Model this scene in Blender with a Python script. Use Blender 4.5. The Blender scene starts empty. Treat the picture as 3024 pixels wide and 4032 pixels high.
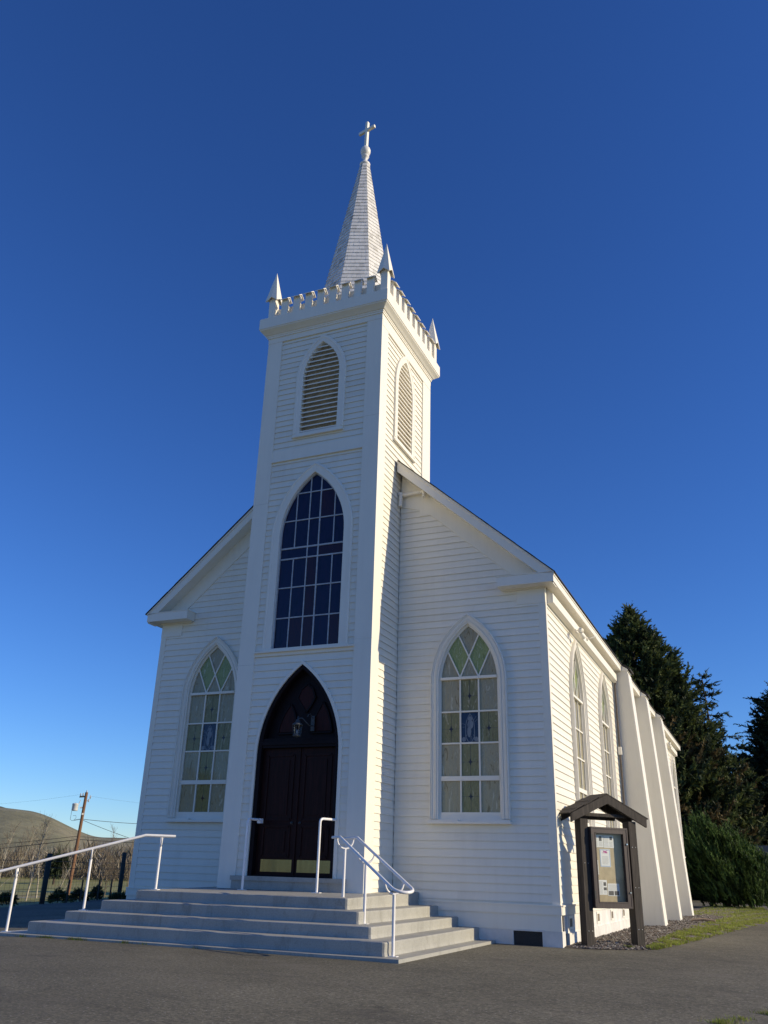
import bpy, math, random
from math import sin, cos, pi, radians, sqrt
from mathutils import Vector, Matrix
import numpy as np
random.seed(7)
RNG = np.random.default_rng(11)
scene = bpy.context.scene
col = scene.collection

# ------------------------------------------------------------------ camera
CAMP = (9.61817, -18.85367, 1.12533)
CM = ((0.91878, 0.131198, 0.372332), (0.393827, -0.369801, -0.841515), (0.027284, 0.919801, -0.391435))
cam = bpy.data.cameras.new("camera")
cam.sensor_fit = 'VERTICAL'
cam.sensor_height = 24.0
cam.lens = 3324.76 / 4032 * 24.0
cam.clip_start = 0.05
cam.clip_end = 6000
camo = bpy.data.objects.new("camera", cam)
col.objects.link(camo)
camo.matrix_world = Matrix([[*CM[i], CAMP[i]] for i in range(3)] + [[0, 0, 0, 1]])
scene.camera = camo

# ------------------------------------------------------------------ sky, sun, exposure
SUN_EL = radians(23.2)
SUN_AZ = radians(11.6)          # direction to the sun, from +X towards +Y
world = bpy.data.worlds.new("World")
scene.world = world
world.use_nodes = True
wn = world.node_tree.nodes
wl = world.node_tree.links
for n in list(wn):
    wn.remove(n)
sky = wn.new('ShaderNodeTexSky')
sky.sky_type = 'NISHITA'
sky.sun_disc = False
sky.sun_elevation = SUN_EL
sky.sun_rotation = pi / 2 - SUN_AZ
sky.altitude = 30
sky.air_density = 1.0
sky.dust_density = 0.0
sky.ozone_density = 8
bg = wn.new('ShaderNodeBackground')
bg.inputs['Strength'].default_value = .128
wo = wn.new('ShaderNodeOutputWorld')
hsv = wn.new('ShaderNodeHueSaturation')      # deep, saturated clear winter sky
hsv.inputs['Hue'].default_value = .509
hsv.inputs['Saturation'].default_value = 1.07
hsv.inputs['Value'].default_value = 1.0
wl.new(sky.outputs[0], hsv.inputs['Color'])
gam = wn.new('ShaderNodeGamma')
gam.inputs['Gamma'].default_value = 1.10
wl.new(hsv.outputs[0], gam.inputs['Color'])
wl.new(gam.outputs[0], bg.inputs[0])
wl.new(bg.outputs[0], wo.inputs[0])
sd = bpy.data.lights.new("sun", 'SUN')
sd.energy = 4.8
sd.angle = radians(0.53)
sd.color = (1, .85, .58)
so = bpy.data.objects.new("sun", sd)
col.objects.link(so)
sv = Vector((cos(SUN_EL) * cos(SUN_AZ), cos(SUN_EL) * sin(SUN_AZ), sin(SUN_EL)))
so.rotation_euler = sv.to_track_quat('Z', 'Y').to_euler()
so.location = (60, 15, 40)
scene.view_settings.view_transform = 'Standard'
scene.view_settings.look = 'None'
scene.view_settings.exposure = 0.0
scene.view_settings.gamma = 1.0


# ------------------------------------------------------------------ helpers
class MB:
    def __init__(s):
        s.v = []; s.f = []; s.m = []; s.sm = []

    def add(s, verts, faces, m=0, smooth=False):
        b = len(s.v)
        s.v += [tuple(p) for p in verts]
        for f in faces:
            s.f.append([b + i for i in f]); s.m.append(m); s.sm.append(smooth)

    def face(s, pts, m=0):
        s.add(pts, [list(range(len(pts)))], m)

    def box(s, x0, x1, y0, y1, z0, z1, m=0, F=None):
        P = [(x, y, z) for x in (x0, x1) for y in (y0, y1) for z in (z0, z1)]
        if F: P = [F(*p) for p in P]
        s.add(P, [(0, 1, 3, 2), (4, 6, 7, 5), (0, 4, 5, 1), (2, 3, 7, 6), (0, 2, 6, 4), (1, 5, 7, 3)], m)

    def prism(s, poly, F, w0, w1, m=0):
        n = len(poly)
        a = [F(u, z, w0) for u, z in poly]; b = [F(u, z, w1) for u, z in poly]
        s.add(a + b, [list(range(n))[::-1], [n + i for i in range(n)]] +
              [(i, (i + 1) % n, n + (i + 1) % n, n + i) for i in range(n)], m)

    def bar(s, F, p, q, wd, w0, w1, m=0):
        d = Vector((q[0] - p[0], q[1] - p[1])); d.normalize()
        n = Vector((-d.y, d.x)) * wd / 2
        s.prism([(p[0] - n.x, p[1] - n.y), (q[0] - n.x, q[1] - n.y), (q[0] + n.x, q[1] + n.y), (p[0] + n.x, p[1] + n.y)], F, w0, w1, m)

    def loft(s, rings, m=0, closed=False, smooth=False):
        n = len(rings[0])
        V = [p for r in rings for p in r]; Fc = []
        for k in range(len(rings) - 1):
            for i in range(n if closed else n - 1):
                j = (i + 1) % n
                Fc.append((k * n + i, k * n + j, (k + 1) * n + j, (k + 1) * n + i))
        s.add(V, Fc, m, smooth)

    def tube(s, pts, r, n=10, m=0, cap=True, closed=False):
        pts = [Vector(p) for p in pts]
        rad = r if isinstance(r, (list, tuple)) else [r] * len(pts)
        N = len(pts); rings = []
        up = None
        for i in range(N):
            if closed:
                d = (pts[(i + 1) % N] - pts[i - 1])
            else:
                d = (pts[min(i + 1, N - 1)] - pts[max(i - 1, 0)])
            d.normalize()
            if up is None:
                up = Vector((0, 0, 1)) if abs(d.z) < .9 else Vector((1, 0, 0))
            a = up - d * up.dot(d); a.normalize(); up = a
            b = d.cross(a)
            rings.append([pts[i] + (a * cos(2 * pi * k / n) + b * sin(2 * pi * k / n)) * rad[i] for k in range(n)])
        if closed: rings.append(rings[0])
        s.loft(rings, m, True, True)
        if cap and not closed:
            s.face(rings[0][::-1], m); s.face(rings[-1], m)

    def lathe(s, prof, c, n=16, m=0):
        s.loft([[(c[0] + r * cos(2 * pi * k / n), c[1] + r * sin(2 * pi * k / n), z) for k in range(n)] for r, z in prof], m, True, True)

    def build(s, name, mats, parent=None, loc=None):
        me = bpy.data.meshes.new(name)
        off = Vector(loc) if loc else Vector((0, 0, 0))
        me.from_pydata([(p[0] - off.x, p[1] - off.y, p[2] - off.z) for p in s.v], [], s.f)
        for mm in (mats if isinstance(mats, (list, tuple)) else [mats]):
            me.materials.append(mm)
        me.polygons.foreach_set('material_index', s.m)
        me.polygons.foreach_set('use_smooth', s.sm)
        me.update()
        o = bpy.data.objects.new(name, me)
        o.location = off
        col.objects.link(o)
        if parent is not None:
            o.parent = parent
            if loc is None:
                o.matrix_parent_inverse = Matrix.Translation(-Vector(parent_world(parent)))
        return o


WORLD = {}
def parent_world(p):
    v = Vector((0, 0, 0))
    while p is not None:
        v += p.location
        if p.parent is not None:
            v += p.matrix_parent_inverse.translation
        p = p.parent
    return v

def thing(name, label, cat, loc=(0, 0, 0), group=None):
    o = bpy.data.objects.new(name, None)
    o.location = loc
    o.empty_display_size = .3
    col.objects.link(o)
    return tag(o, label, cat, group)

def tag(o, label, cat, group=None, kind=None):
    if label: o['label'] = label
    if cat: o['category'] = cat
    if group: o['group'] = group
    if kind: o['kind'] = kind
    return o

def struct(name, mb, mats):
    o = mb.build(name, mats)
    o['kind'] = 'structure'
    return o

# ------------------------------------------------------------------ materials
def nodes(name):
    m = bpy.data.materials.new(name); m.use_nodes = True
    nt = m.node_tree
    return m, nt, nt.nodes['Principled BSDF']

def coords(nt, scale=(1, 1, 1), kind='Object'):
    tc = nt.nodes.new('ShaderNodeTexCoord'); mp = nt.nodes.new('ShaderNodeMapping')
    mp.inputs['Scale'].default_value = scale
    nt.links.new(tc.outputs[kind], mp.inputs[0])
    return mp.outputs[0]

def noise(nt, vec, scale, detail=4, rough=.55, dist=0):
    n = nt.nodes.new('ShaderNodeTexNoise')
    n.inputs['Scale'].default_value = scale; n.inputs['Detail'].default_value = detail
    n.inputs['Roughness'].default_value = rough; n.inputs['Distortion'].default_value = dist
    nt.links.new(vec, n.inputs['Vector'])
    return n.outputs['Fac']

def ramp(nt, fac, stops):
    r = nt.nodes.new('ShaderNodeValToRGB')
    e = r.color_ramp.elements
    while len(e) < len(stops): e.new(.5)
    for el, (p, c) in zip(e, stops):
        el.position = p; el.color = (*c, 1)
    nt.links.new(fac, r.inputs[0])
    return r.outputs[0]

def mix(nt, fac, a, b, mode='MIX'):
    n = nt.nodes.new('ShaderNodeMix'); n.data_type = 'RGBA'; n.blend_type = mode
    if isinstance(fac, (int, float)): n.inputs[0].default_value = fac
    else: nt.links.new(fac, n.inputs[0])
    for k, x in ((6, a), (7, b)):
        if isinstance(x, tuple): n.inputs[k].default_value = (*x, 1)
        else: nt.links.new(x, n.inputs[k])
    return n.outputs[2]

def bump(nt, bsdf, h, strength, dist):
    b = nt.nodes.new('ShaderNodeBump')
    b.inputs['Strength'].default_value = strength; b.inputs['Distance'].default_value = dist
    nt.links.new(h, b.inputs['Height']); nt.links.new(b.outputs[0], bsdf.inputs['Normal'])

def simple(name, c, rough=.6, var=.12, scale=6, metal=0, bs=0, stretch=(1, 1, 1)):
    m, nt, b = nodes(name)
    v = coords(nt, stretch)
    n = noise(nt, v, scale, 5)
    lo = tuple(x * (1 - var) for x in c); hi = tuple(min(1, x * (1 + var)) for x in c)
    nt.links.new(ramp(nt, n, [(.3, lo), (.7, hi)]), b.inputs['Base Color'])
    b.inputs['Roughness'].default_value = rough; b.inputs['Metallic'].default_value = metal
    if bs: bump(nt, b, noise(nt, v, scale * 6, 3), bs, .01)
    return m

def paint_mat(name, c, dirt, amount=.35):
    m, nt, b = nodes(name)
    v = coords(nt); vs = coords(nt, (2.2, 2.2, .22))
    n1 = noise(nt, v, .9, 5); n2 = noise(nt, vs, 2.5, 6, .65)
    mul = nt.nodes.new('ShaderNodeMath'); mul.operation = 'MULTIPLY'
    nt.links.new(n1, mul.inputs[0]); nt.links.new(n2, mul.inputs[1])
    r = ramp(nt, mul.outputs[0], [(.22, (0, 0, 0)), (.5, (amount,) * 3)])
    base = mix(nt, r, c, dirt)
    # small flaked spots
    fl = ramp(nt, noise(nt, coords(nt, (1, 1, .5)), 9, 8, .75), [(.70, (0, 0, 0)), (.74, (.5,) * 3)])
    base = mix(nt, fl, base, tuple(x * .72 for x in dirt))
    nt.links.new(base, b.inputs['Base Color'])
    b.inputs['Roughness'].default_value = .48
    b.inputs['Specular IOR Level'].default_value = .35
    bump(nt, b, noise(nt, coords(nt, (6, 6, 40)), 3, 4), .12, .004)
    return m

WHITE = paint_mat('white_paint', (.84, .80, .695), (.67, .63, .54), .40)
WALLS = [WHITE, paint_mat('white_paint_b', (.82, .78, .68), (.65, .61, .525), .45), paint_mat('white_paint_c', (.85, .812, .712), (.69, .65, .56), .35)]
TRIM = paint_mat('white_trim_paint', (.84, .80, .705), (.68, .64, .56), .35)
SHING = [paint_mat('white_shingle_a', (.74, .72, .69), (.50, .49, .46), .8),
         paint_mat('white_shingle_b', (.78, .76, .73), (.58, .56, .52), .7),
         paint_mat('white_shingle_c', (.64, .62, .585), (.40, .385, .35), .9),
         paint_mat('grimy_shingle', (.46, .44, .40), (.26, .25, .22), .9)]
BUTT = paint_mat('white_stucco', (.77, .735, .64), (.58, .545, .46), .5)
GLASSD = None
TAN = simple('louver_backing_tan', (.60, .54, .43), .8, .2, 5)
ROOF = simple('dark_roof_shingle', (.035, .030, .028), .85, .4, 8, bs=.3)
RAIL = simple('white_rail_paint', (.82, .80, .79), .3, .04, 8)
DOORM = simple('dark_mahogany', (.020, .0052, .0046), .5, .5, 4, stretch=(8, 8, .6))
DOORR = simple('red_mahogany_panel', (.032, .007, .0065), .5, .35, 4, stretch=(6, 6, .8))
DOORP = simple('mahogany_leaf_panel', (.020, .0052, .0046), .5, .5, 4, stretch=(8, 8, .6))
DOORF = simple('dark_door_frame', (.008, .004, .006), .55, .3, 5)
for _m in (DOORM, DOORR, DOORF, DOORP):
    _m.node_tree.nodes['Principled BSDF'].inputs['Specular IOR Level'].default_value = .16
BRASS = simple('brass', (.31, .265, .125), .25, .15, 3, metal=1.0, stretch=(3, 3, .5))
STEPM = None
IRON = simple('aged_lantern_metal', (.055, .062, .068), .6, .2, 20, metal=.2)
DARKM = simple('dark_screen', (.012, .013, .016), .7, .3, 60)

def concrete_mat():
    m, nt, b = nodes('grey_painted_concrete')
    v = coords(nt)
    n = noise(nt, v, 1.2, 8, .6); n2 = noise(nt, v, 40, 4)
    c = ramp(nt, n, [(.25, (.325, .318, .285)), (.5, (.385, .376, .338)), (.75, (.425, .414, .372))])
    sp = ramp(nt, n2, [(.35, (.86,) * 3), (.6, (1, 1, 1))])
    st = ramp(nt, noise(nt, v, 4.5, 7, .7), [(.62, (1, 1, 1)), (.72, (.80, .79, .77))])
    c = mix(nt, 1.0, c, sp, 'MULTIPLY')
    ws = ramp(nt, noise(nt, coords(nt, (1.6, 1.6, .5)), 2.2, 8, .72, .8), [(.52, (1, 1, 1)), (.68, (.70, .69, .66))])
    c = mix(nt, .75, c, ws, 'MULTIPLY')
    nt.links.new(mix(nt, .8, c, st, 'MULTIPLY'), b.inputs['Base Color'])
    b.inputs['Roughness'].default_value = .62
    bump(nt, b, noise(nt, v, 28, 6), .15, .006)
    return m
STEPM = concrete_mat()

def asphalt_mat():
    m, nt, b = nodes('asphalt')
    v = coords(nt)
    big = noise(nt, v, .28, 6, .6); fine = noise(nt, v, 24, 6, .78); mid = noise(nt, v, 3.5, 7, .75)
    c = ramp(nt, big, [(.3, (.116, .107, .080)), (.55, (.157, .145, .109)), (.75, (.192, .177, .134))])
    c = mix(nt, 1.0, c, ramp(nt, fine, [(.33, (.45,) * 3), (.5, (.96,) * 3), (.66, (1.75, 1.72, 1.62))]), 'MULTIPLY')
    c = mix(nt, .6, c, ramp(nt, mid, [(.3, (.75,) * 3), (.7, (1.2,) * 3)]), 'MULTIPLY')
    vo = nt.nodes.new('ShaderNodeTexVoronoi'); vo.inputs['Scale'].default_value = 13
    nt.links.new(v, vo.inputs['Vector'])
    chip = ramp(nt, vo.outputs['Distance'], [(.08, (.9,) * 3), (.15, (0, 0, 0))])
    c = mix(nt, chip, c, (.38, .36, .32))
    # hairline cracks, a worn pale patch and dark oil marks
    ve = nt.nodes.new('ShaderNodeTexVoronoi'); ve.feature = 'DISTANCE_TO_EDGE'; ve.inputs['Scale'].default_value = .33
    wv = nt.nodes.new('ShaderNodeVectorMath'); wv.operation = 'ADD'
    wn_ = nt.nodes.new('ShaderNodeTexNoise'); wn_.inputs['Scale'].default_value = 1.6; wn_.inputs['Detail'].default_value = 6
    ws = nt.nodes.new('ShaderNodeVectorMath'); ws.operation = 'SCALE'; ws.inputs['Scale'].default_value = .9
    nt.links.new(v, wn_.inputs['Vector']); nt.links.new(wn_.outputs['Color'], ws.inputs[0])
    nt.links.new(v, wv.inputs[0]); nt.links.new(ws.outputs[0], wv.inputs[1]); nt.links.new(wv.outputs[0], ve.inputs['Vector'])
    ck = ramp(nt, ve.outputs['Distance'], [(.0, (.55,) * 3), (.0035, (.0,) * 3)])
    gate = ramp(nt, noise(nt, v, .22, 3), [(.50, (0, 0, 0)), (.56, (1, 1, 1))])
    ck = mix(nt, 1.0, ck, gate, 'MULTIPLY')
    c = mix(nt, ck, c, (.03, .028, .025))
    oil = ramp(nt, noise(nt, coords(nt, (1, 1.4, 1)), .75, 5, .6), [(.60, (0, 0, 0)), (.70, (.45,) * 3)])
    c = mix(nt, oil, c, (.075, .068, .058))
    dust = ramp(nt, noise(nt, coords(nt, (.6, 1.3, 1)), .5, 6, .65, .6), [(.56, (0, 0, 0)), (.72, (.5,) * 3)])
    c = mix(nt, dust, c, (.21, .188, .15))
    nt.links.new(c, b.inputs['Base Color'])
    b.inputs['Roughness'].default_value = .82
    b.inputs['Specular IOR Level'].default_value = .15
    h = nt.nodes.new('ShaderNodeMath'); h.operation = 'ADD'
    nt.links.new(fine, h.inputs[0]); nt.links.new(noise(nt, v, 110, 2), h.inputs[1])
    bump(nt, b, h.outputs[0], .8, .008)
    return m
ASPH = asphalt_mat()

def glass_stain(name, cols, scale=1.0, rough=.05):
    m, nt, b = nodes(name)
    v = coords(nt, (4.2, 4.2, .9))
    n = noise(nt, v, 1.9 * scale, 8, .66, 1.9)
    k = len(cols)
    nt.links.new(ramp(nt, n, [(.35 + .30 * i / (k - 1), c) for i, c in enumerate(cols)]), b.inputs['Base Color'])
    b.inputs['Roughness'].default_value = rough
    b.inputs['Specular IOR Level'].default_value = .3
    bump(nt, b, noise(nt, coords(nt), 3.0, 3), .06, .02)
    return m
SG_CREAM = glass_stain('opal_cream_glass', [(.20, .16, .085), (.39, .345, .215), (.29, .275, .19), (.51, .475, .35)])
SG_OLIVE = glass_stain('opal_olive_glass', [(.12, .105, .038), (.26, .235, .105), (.17, .165, .065), (.42, .38, .24)])
SG_GREEN = glass_stain('opal_green_glass', [(.16, .19, .055), (.33, .38, .15), (.21, .26, .09), (.50, .52, .33)], 1.3)
SG_BLUE = glass_stain('blue_glass', [(.010, .018, .048), (.022, .036, .080), (.035, .048, .085)], 2)
SG_PALE = glass_stain('pale_blue_glass', [(.12, .14, .18), (.22, .24, .27)], 2)
SG_MAUVE = glass_stain('mauve_glass', [(.022, .02, .03), (.035, .03, .042)], 2)
LEAD = simple('lead_came', (.05, .05, .05), .5, .1)
NAVY = glass_stain('dark_navy_glass', [(.005, .008, .028), (.010, .013, .048), (.018, .012, .040)], 1, .07)
WINE = glass_stain('dark_wine_glass', [(.016, .008, .020), (.028, .011, .024), (.036, .013, .018)], 1, .08)

def wood_mat(name, c, rough=.8, var=.5):
    m, nt, b = nodes(name)
    v = coords(nt, (14, 14, .9))
    n = noise(nt, v, 2.0, 8, .7, .6)
    cl = ramp(nt, n, [(.3, tuple(x * (1 - var) for x in c)), (.52, c), (.74, tuple(x * (1 + var * 1.3) for x in c))])
    nt.links.new(cl, b.inputs['Base Color']); b.inputs['Roughness'].default_value = rough
    bump(nt, b, n, .35, .006)
    return m
WOODD = wood_mat('weathered_dark_wood', (.040, .032, .027), .8, .85)
WOODF = wood_mat('stained_frame_wood', (.055, .037, .033), .5, .3)
WOODP = wood_mat('pole_wood', (.20, .105, .055), .85, .35)
WOODG = wood_mat('green_grey_post_wood', (.035, .048, .050), .85, .3)

def archglass():
    m, nt, b = nodes('clear_pane')
    nt.nodes.remove(b)
    t = nt.nodes.new('ShaderNodeBsdfTransparent'); g = nt.nodes.new('ShaderNodeBsdfGlossy')
    g.inputs['Roughness'].default_value = .02
    lw = nt.nodes.new('ShaderNodeLayerWeight'); lw.inputs[0].default_value = .5
    pw = nt.nodes.new('ShaderNodeMath'); pw.operation = 'POWER'; pw.inputs[1].default_value = 5
    fr = nt.nodes.new('ShaderNodeMath'); fr.operation = 'MULTIPLY_ADD'; fr.inputs[1].default_value = .9; fr.inputs[2].default_value = .028
    nt.links.new(lw.outputs['Facing'], pw.inputs[0]); nt.links.new(pw.outputs[0], fr.inputs[0])
    ms = nt.nodes.new('ShaderNodeMixShader')
    nt.links.new(fr.outputs[0], ms.inputs[0]); nt.links.new(t.outputs[0], ms.inputs[1]); nt.links.new(g.outputs[0], ms.inputs[2])
    nt.links.new(ms.outputs[0], nt.nodes['Material Output'].inputs[0])
    return m
CLEAR = archglass()

# ------------------------------------------------------------------ key dimensions (metres), from the photo's perspective
T2 = 1.77          # half width of the tower
TF = -1.607        # tower front plane
TB = 2.124         # tower back plane
W2 = 5.46          # half width of the nave front
BL = 29.0          # nave length
EO = .294          # eave overhang
RY = -.362         # rake overhang plane
ZE0, ZE1 = 7.387, 7.618
SL = .8865
EXP = .1665
ZL0 = 2.122

F_front = lambda u, z, w: (u, -w, z)              # nave front, plane y=0
F_tower = lambda u, z, w: (u, TF - w, z)
F_tright = lambda u, z, w: (T2 + w, u, z)
F_tleft = lambda u, z, w: (-T2 - w, -u, z)
F_tback = lambda u, z, w: (-u, TB + w, z)
F_right = lambda u, z, w: (W2 + w, u, z)
F_left = lambda u, z, w: (-W2 - w, -u, z)
F_back = lambda u, z, w: (-u, BL + w, z)

class Arch:
    def __init__(s, u, h, b, sp, a):
        s.u, s.h, s.b, s.s, s.a = u, h, b, sp, a
        R = a - sp
        s.c = (h * h - R * R) / (2 * h); s.r = h - s.c; s.R = R
    def half(s, z):
        if z < s.b or z > s.a: return None
        if z <= s.s: return s.h
        return max(0, sqrt(max(0, s.r ** 2 - (z - s.s) ** 2)) + s.c)
    def poly(s, n=14):
        th = math.atan2(s.R, -s.c)
        right = [(s.u + s.c + s.r * cos(th * k / n), s.s + s.r * sin(th * k / n)) for k in range(n + 1)]
        left = [(2 * s.u - x, z) for x, z in right]
        return [(s.u - s.h, s.b)] + left[:-1] + [(s.u, s.a)] + right[:-1][::-1] + [(s.u + s.h, s.b)]
    def off(s, d, db=0):
        """arch grown outwards by d"""
        A = Arch(s.u, s.h + d, s.b - db, s.s, s.s + 1)
        c = s.c; r = s.r + d
        A.c, A.r = c, r
        A.R = sqrt(max(1e-6, r * r - c * c)); A.a = s.s + A.R
        return A

def clip_poly(poly, a, b, c):
    """keep points with a*x+b*y<=c"""
    out = []
    for i in range(len(poly)):
        p, q = poly[i], poly[(i + 1) % len(poly)]
        dp, dq = a * p[0] + b * p[1] - c, a * q[0] + b * q[1] - c
        if dp <= 0: out.append(p)
        if dp * dq < 0:
            t = dp / (dp - dq); out.append((p[0] + (q[0] - p[0]) * t, p[1] + (q[1] - p[1]) * t))
    return out

def siding(mb, F, z0, z1, lim, holes=(), seed=1, wbase=0.0, exp=EXP, zl=ZL0, m=0):
    r = random.Random(seed)
    k = math.floor((z0 - zl) / exp)
    while True:
        zb, zt = zl + k * exp, zl + (k + 1) * exp
        k += 1
        if zb >= z1: break
        cb, ct = max(zb, z0), min(zt, z1)
        if ct - cb < .012: continue
        zm = (cb + ct) / 2
        fb, ft, fm = lim(cb), lim(ct), lim(zm)
        if fm is None or fm[1] - fm[0] < .02: continue
        fb = fb or fm; ft = ft or (zip and (fm[0] + .02, fm[1] - .02))
        segs = [((fb[0], ft[0]), (fb[1], ft[1]))]
        for h in holes:
            hm = h.half(zm)
            if hm is None or hm < .03: continue
            hb, ht = h.half(cb), h.half(ct)
            hb = hm if hb is None else hb; ht = 0.0 if ht is None else ht
            ns = []
            for (a, b) in segs:
                if (a[0] + a[1]) / 2 < h.u < (b[0] + b[1]) / 2:
                    ns.append((a, (h.u - hb, h.u - ht))); ns.append(((h.u + hb, h.u + ht), b))
                else: ns.append((a, b))
            segs = ns
        for (a, b) in segs:
            if b[0] - a[0] < .01 and b[1] - a[1] < .01: continue
            cuts = [0]
            L = b[0] - a[0]; t = r.uniform(1.2, 4.6)
            while t < L - .6:
                cuts.append(t / L); t += r.uniform(2.4, 4.8)
            cuts.append(1)
            for c0, c1 in zip(cuts[:-1], cuts[1:]):
                j = r.uniform(-.0025, .003); g = .0012 / max(L, .1)
                jz = r.uniform(-.0025, .0025)
                e0 = c0 + (g if c0 > 0 else 0); e1 = c1 - (g if c1 < 1 else 0)
                ub0, ub1 = a[0] + (b[0] - a[0]) * e0, a[0] + (b[0] - a[0]) * e1
                ut0, ut1 = a[1] + (b[1] - a[1]) * e0, a[1] + (b[1] - a[1]) * e1
                wb = wbase + .017 + j; wt = wbase - .006
                tz = ct + (.03 if ct < z1 - .01 else 0)
                bk = wbase + .010 + j
                zk = cb + jz
                mb.add([F(ub0, zk, wb), F(ub1, zk, wb), F(ut1, tz, wt), F(ut0, tz, wt), F(ub0, zk, bk), F(ub1, zk, bk), F(ub1, zk + .034, wbase - .004), F(ub0, zk + .034, wbase - .004)],
                       [(0, 1, 2, 3), (4, 5, 1, 0), (7, 6, 5, 4)], r.choices((0, 1, 2), (5, 2, 2))[0])

def casing(mb, F, A, prof, m=0, n=14):
    """prof: list of (offset outwards, w)"""
    rings = []
    for d, w in prof:
        rings.append([F(u, z, w) for u, z in A.off(d).poly(n)])
    mb.loft(rings, m)
    for r_ in (0, -1):
        pass
    # close the feet
    for idx in (0, -1):
        mb.face([rg[idx] for rg in rings], m)

# ------------------------------------------------------------------ terrain
LE = (-15.6, 6.2); LN = (-.942, -.334)
def sst(t): t = max(0, min(1, t)); return t * t * (3 - 2 * t)
def lot_s(x, y): return (x - LE[0]) * LN[0] + (y - LE[1]) * LN[1]
def zg(x, y):
    s = lot_s(x, y)
    z = -.17 - .02 * sst((x - 3) / 3) - .23 * sst((s + 9) / 9)
    if s > 0:
        z -= .9 * sst(s / 12)
        z -= 2.7 * sst((s - 17) / 50)
        z += 2.5 * sst((s - 110) / 240)
    if y > 20 and x > 4: z -= .0
    return z

def grid_mesh(mb, xs, ys, zf, m=0, keep=None):
    nx, ny = len(xs), len(ys)
    V = [(x, y, zf(x, y)) for x in xs for y in ys]
    Fc = []
    for i in range(nx - 1):
        for j in range(ny - 1):
            cx, cy = (xs[i] + xs[i + 1]) / 2, (ys[j] + ys[j + 1]) / 2
            if keep and not keep(cx, cy): continue
            Fc.append((i * ny + j, (i + 1) * ny + j, (i + 1) * ny + j + 1, i * ny + j + 1))
    mb.add(V, Fc, m, True)

def field_mat():
    m, nt, b = nodes('field_grass')
    v = coords(nt)
    n = noise(nt, v, .05, 8, .6); n2 = noise(nt, v, 1.5, 5)
    c = ramp(nt, n, [(.35, (.20, .19, .040)), (.5, (.25, .245, .055)), (.68, (.29, .235, .095))])
    nt.links.new(mix(nt, .6, c, ramp(nt, n2, [(.3, (.6,) * 3), (.7, (1.25,) * 3)]), 'MULTIPLY'), b.inputs['Base Color'])
    b.inputs['Roughness'].default_value = .9
    return m
FIELD = field_mat()

def build_ground():
    mb = MB()
    def spaced(lims):
        out = []
        for a, b, st in lims:
            out += list(np.arange(a, b, st))
        return out + [lims[-1][1]]
    xs = spaced([(-1600, -200, 100), (-200, -80, 20), (-80, 20, 4), (20, 100, 20), (100, 1600, 150)])
    ys = spaced([(-1600, -100, 150), (-100, 120, 4), (120, 300, 20), (300, 1600, 100)])
    grid_mesh(mb, xs, ys, lambda x, y: zg(x, y) - .05)
    struct('ground', mb, FIELD)
    mb = MB()
    # asphalt lot: rows along the lot edge so that the edge is straight
    es = Vector((-.334, .942)); en = Vector((.942, .334))
    rows = list(np.arange(0, 70, 2.0)); colsu = list(np.arange(-70, 70, 2.5))
    V = []
    for d in rows:
        for u in colsu:
            j = (.12 * sin(u * 1.7) + .08 * sin(u * 4.1)) if d == 0 else 0
            p = Vector(LE) + es * u + en * (d + j)
            V.append((p.x, p.y, zg(p.x, p.y)))
    n = len(colsu)
    mb.add(V, [(i * n + j, (i + 1) * n + j, (i + 1) * n + j + 1, i * n + j + 1) for i in range(len(rows) - 1) for j in range(n - 1)], 0, True)
    struct('asphalt_lot', mb, ASPH)
    # pale gravel track beyond the lot
    mb = MB()
    a = Vector((-33.4, 29.9)); b = Vector((-31.3, 21.5)); d = (b - a).normalized(); nn = Vector((-d.y, d.x))
    pts = []
    for t in np.arange(-1, 60, 1.5):
        for s_ in (-1, 1):
            q = a + d * t + nn * s_ * (1.0 + .1 * sin(t))
            pts.append((q.x, q.y, zg(q.x, q.y) + .30))
    mb.add(pts, [(2 * i, 2 * i + 1, 2 * i + 3, 2 * i + 2) for i in range(len(pts) // 2 - 1)])
    struct('gravel_path', mb, simple('pale_gravel_track', (.55, .53, .50), .9, .15, 3))
build_ground()

def hill_mat():
    m, nt, b = nodes('hill_grass')
    v = coords(nt)
    n = noise(nt, v, .012, 9, .62, .5); n2 = noise(nt, v, .06, 8, .7)
    c = ramp(nt, n, [(.32, (.152, .148, .080)), (.5, (.222, .208, .120)), (.68, (.268, .23, .148))])
    c = mix(nt, .75, c, ramp(nt, n2, [(.3, (.62,) * 3), (.52, (1.0,) * 3), (.75, (1.2,) * 3)]), 'MULTIPLY')
    dk = ramp(nt, noise(nt, v, .15, 4, .7), [(.60, (0, 0, 0)), (.66, (.75,) * 3)])
    nt.links.new(mix(nt, dk, c, (.05, .055, .035)), b.inputs['Base Color'])
    b.inputs['Roughness'].default_value = .95
    bump(nt, b, n2, .6, 3.0)
    return m
HILLM = hill_mat()

def az_dir(az):  # degrees left of +Y
    a = radians(az)
    return Vector((-sin(a), cos(a), 0))

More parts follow.
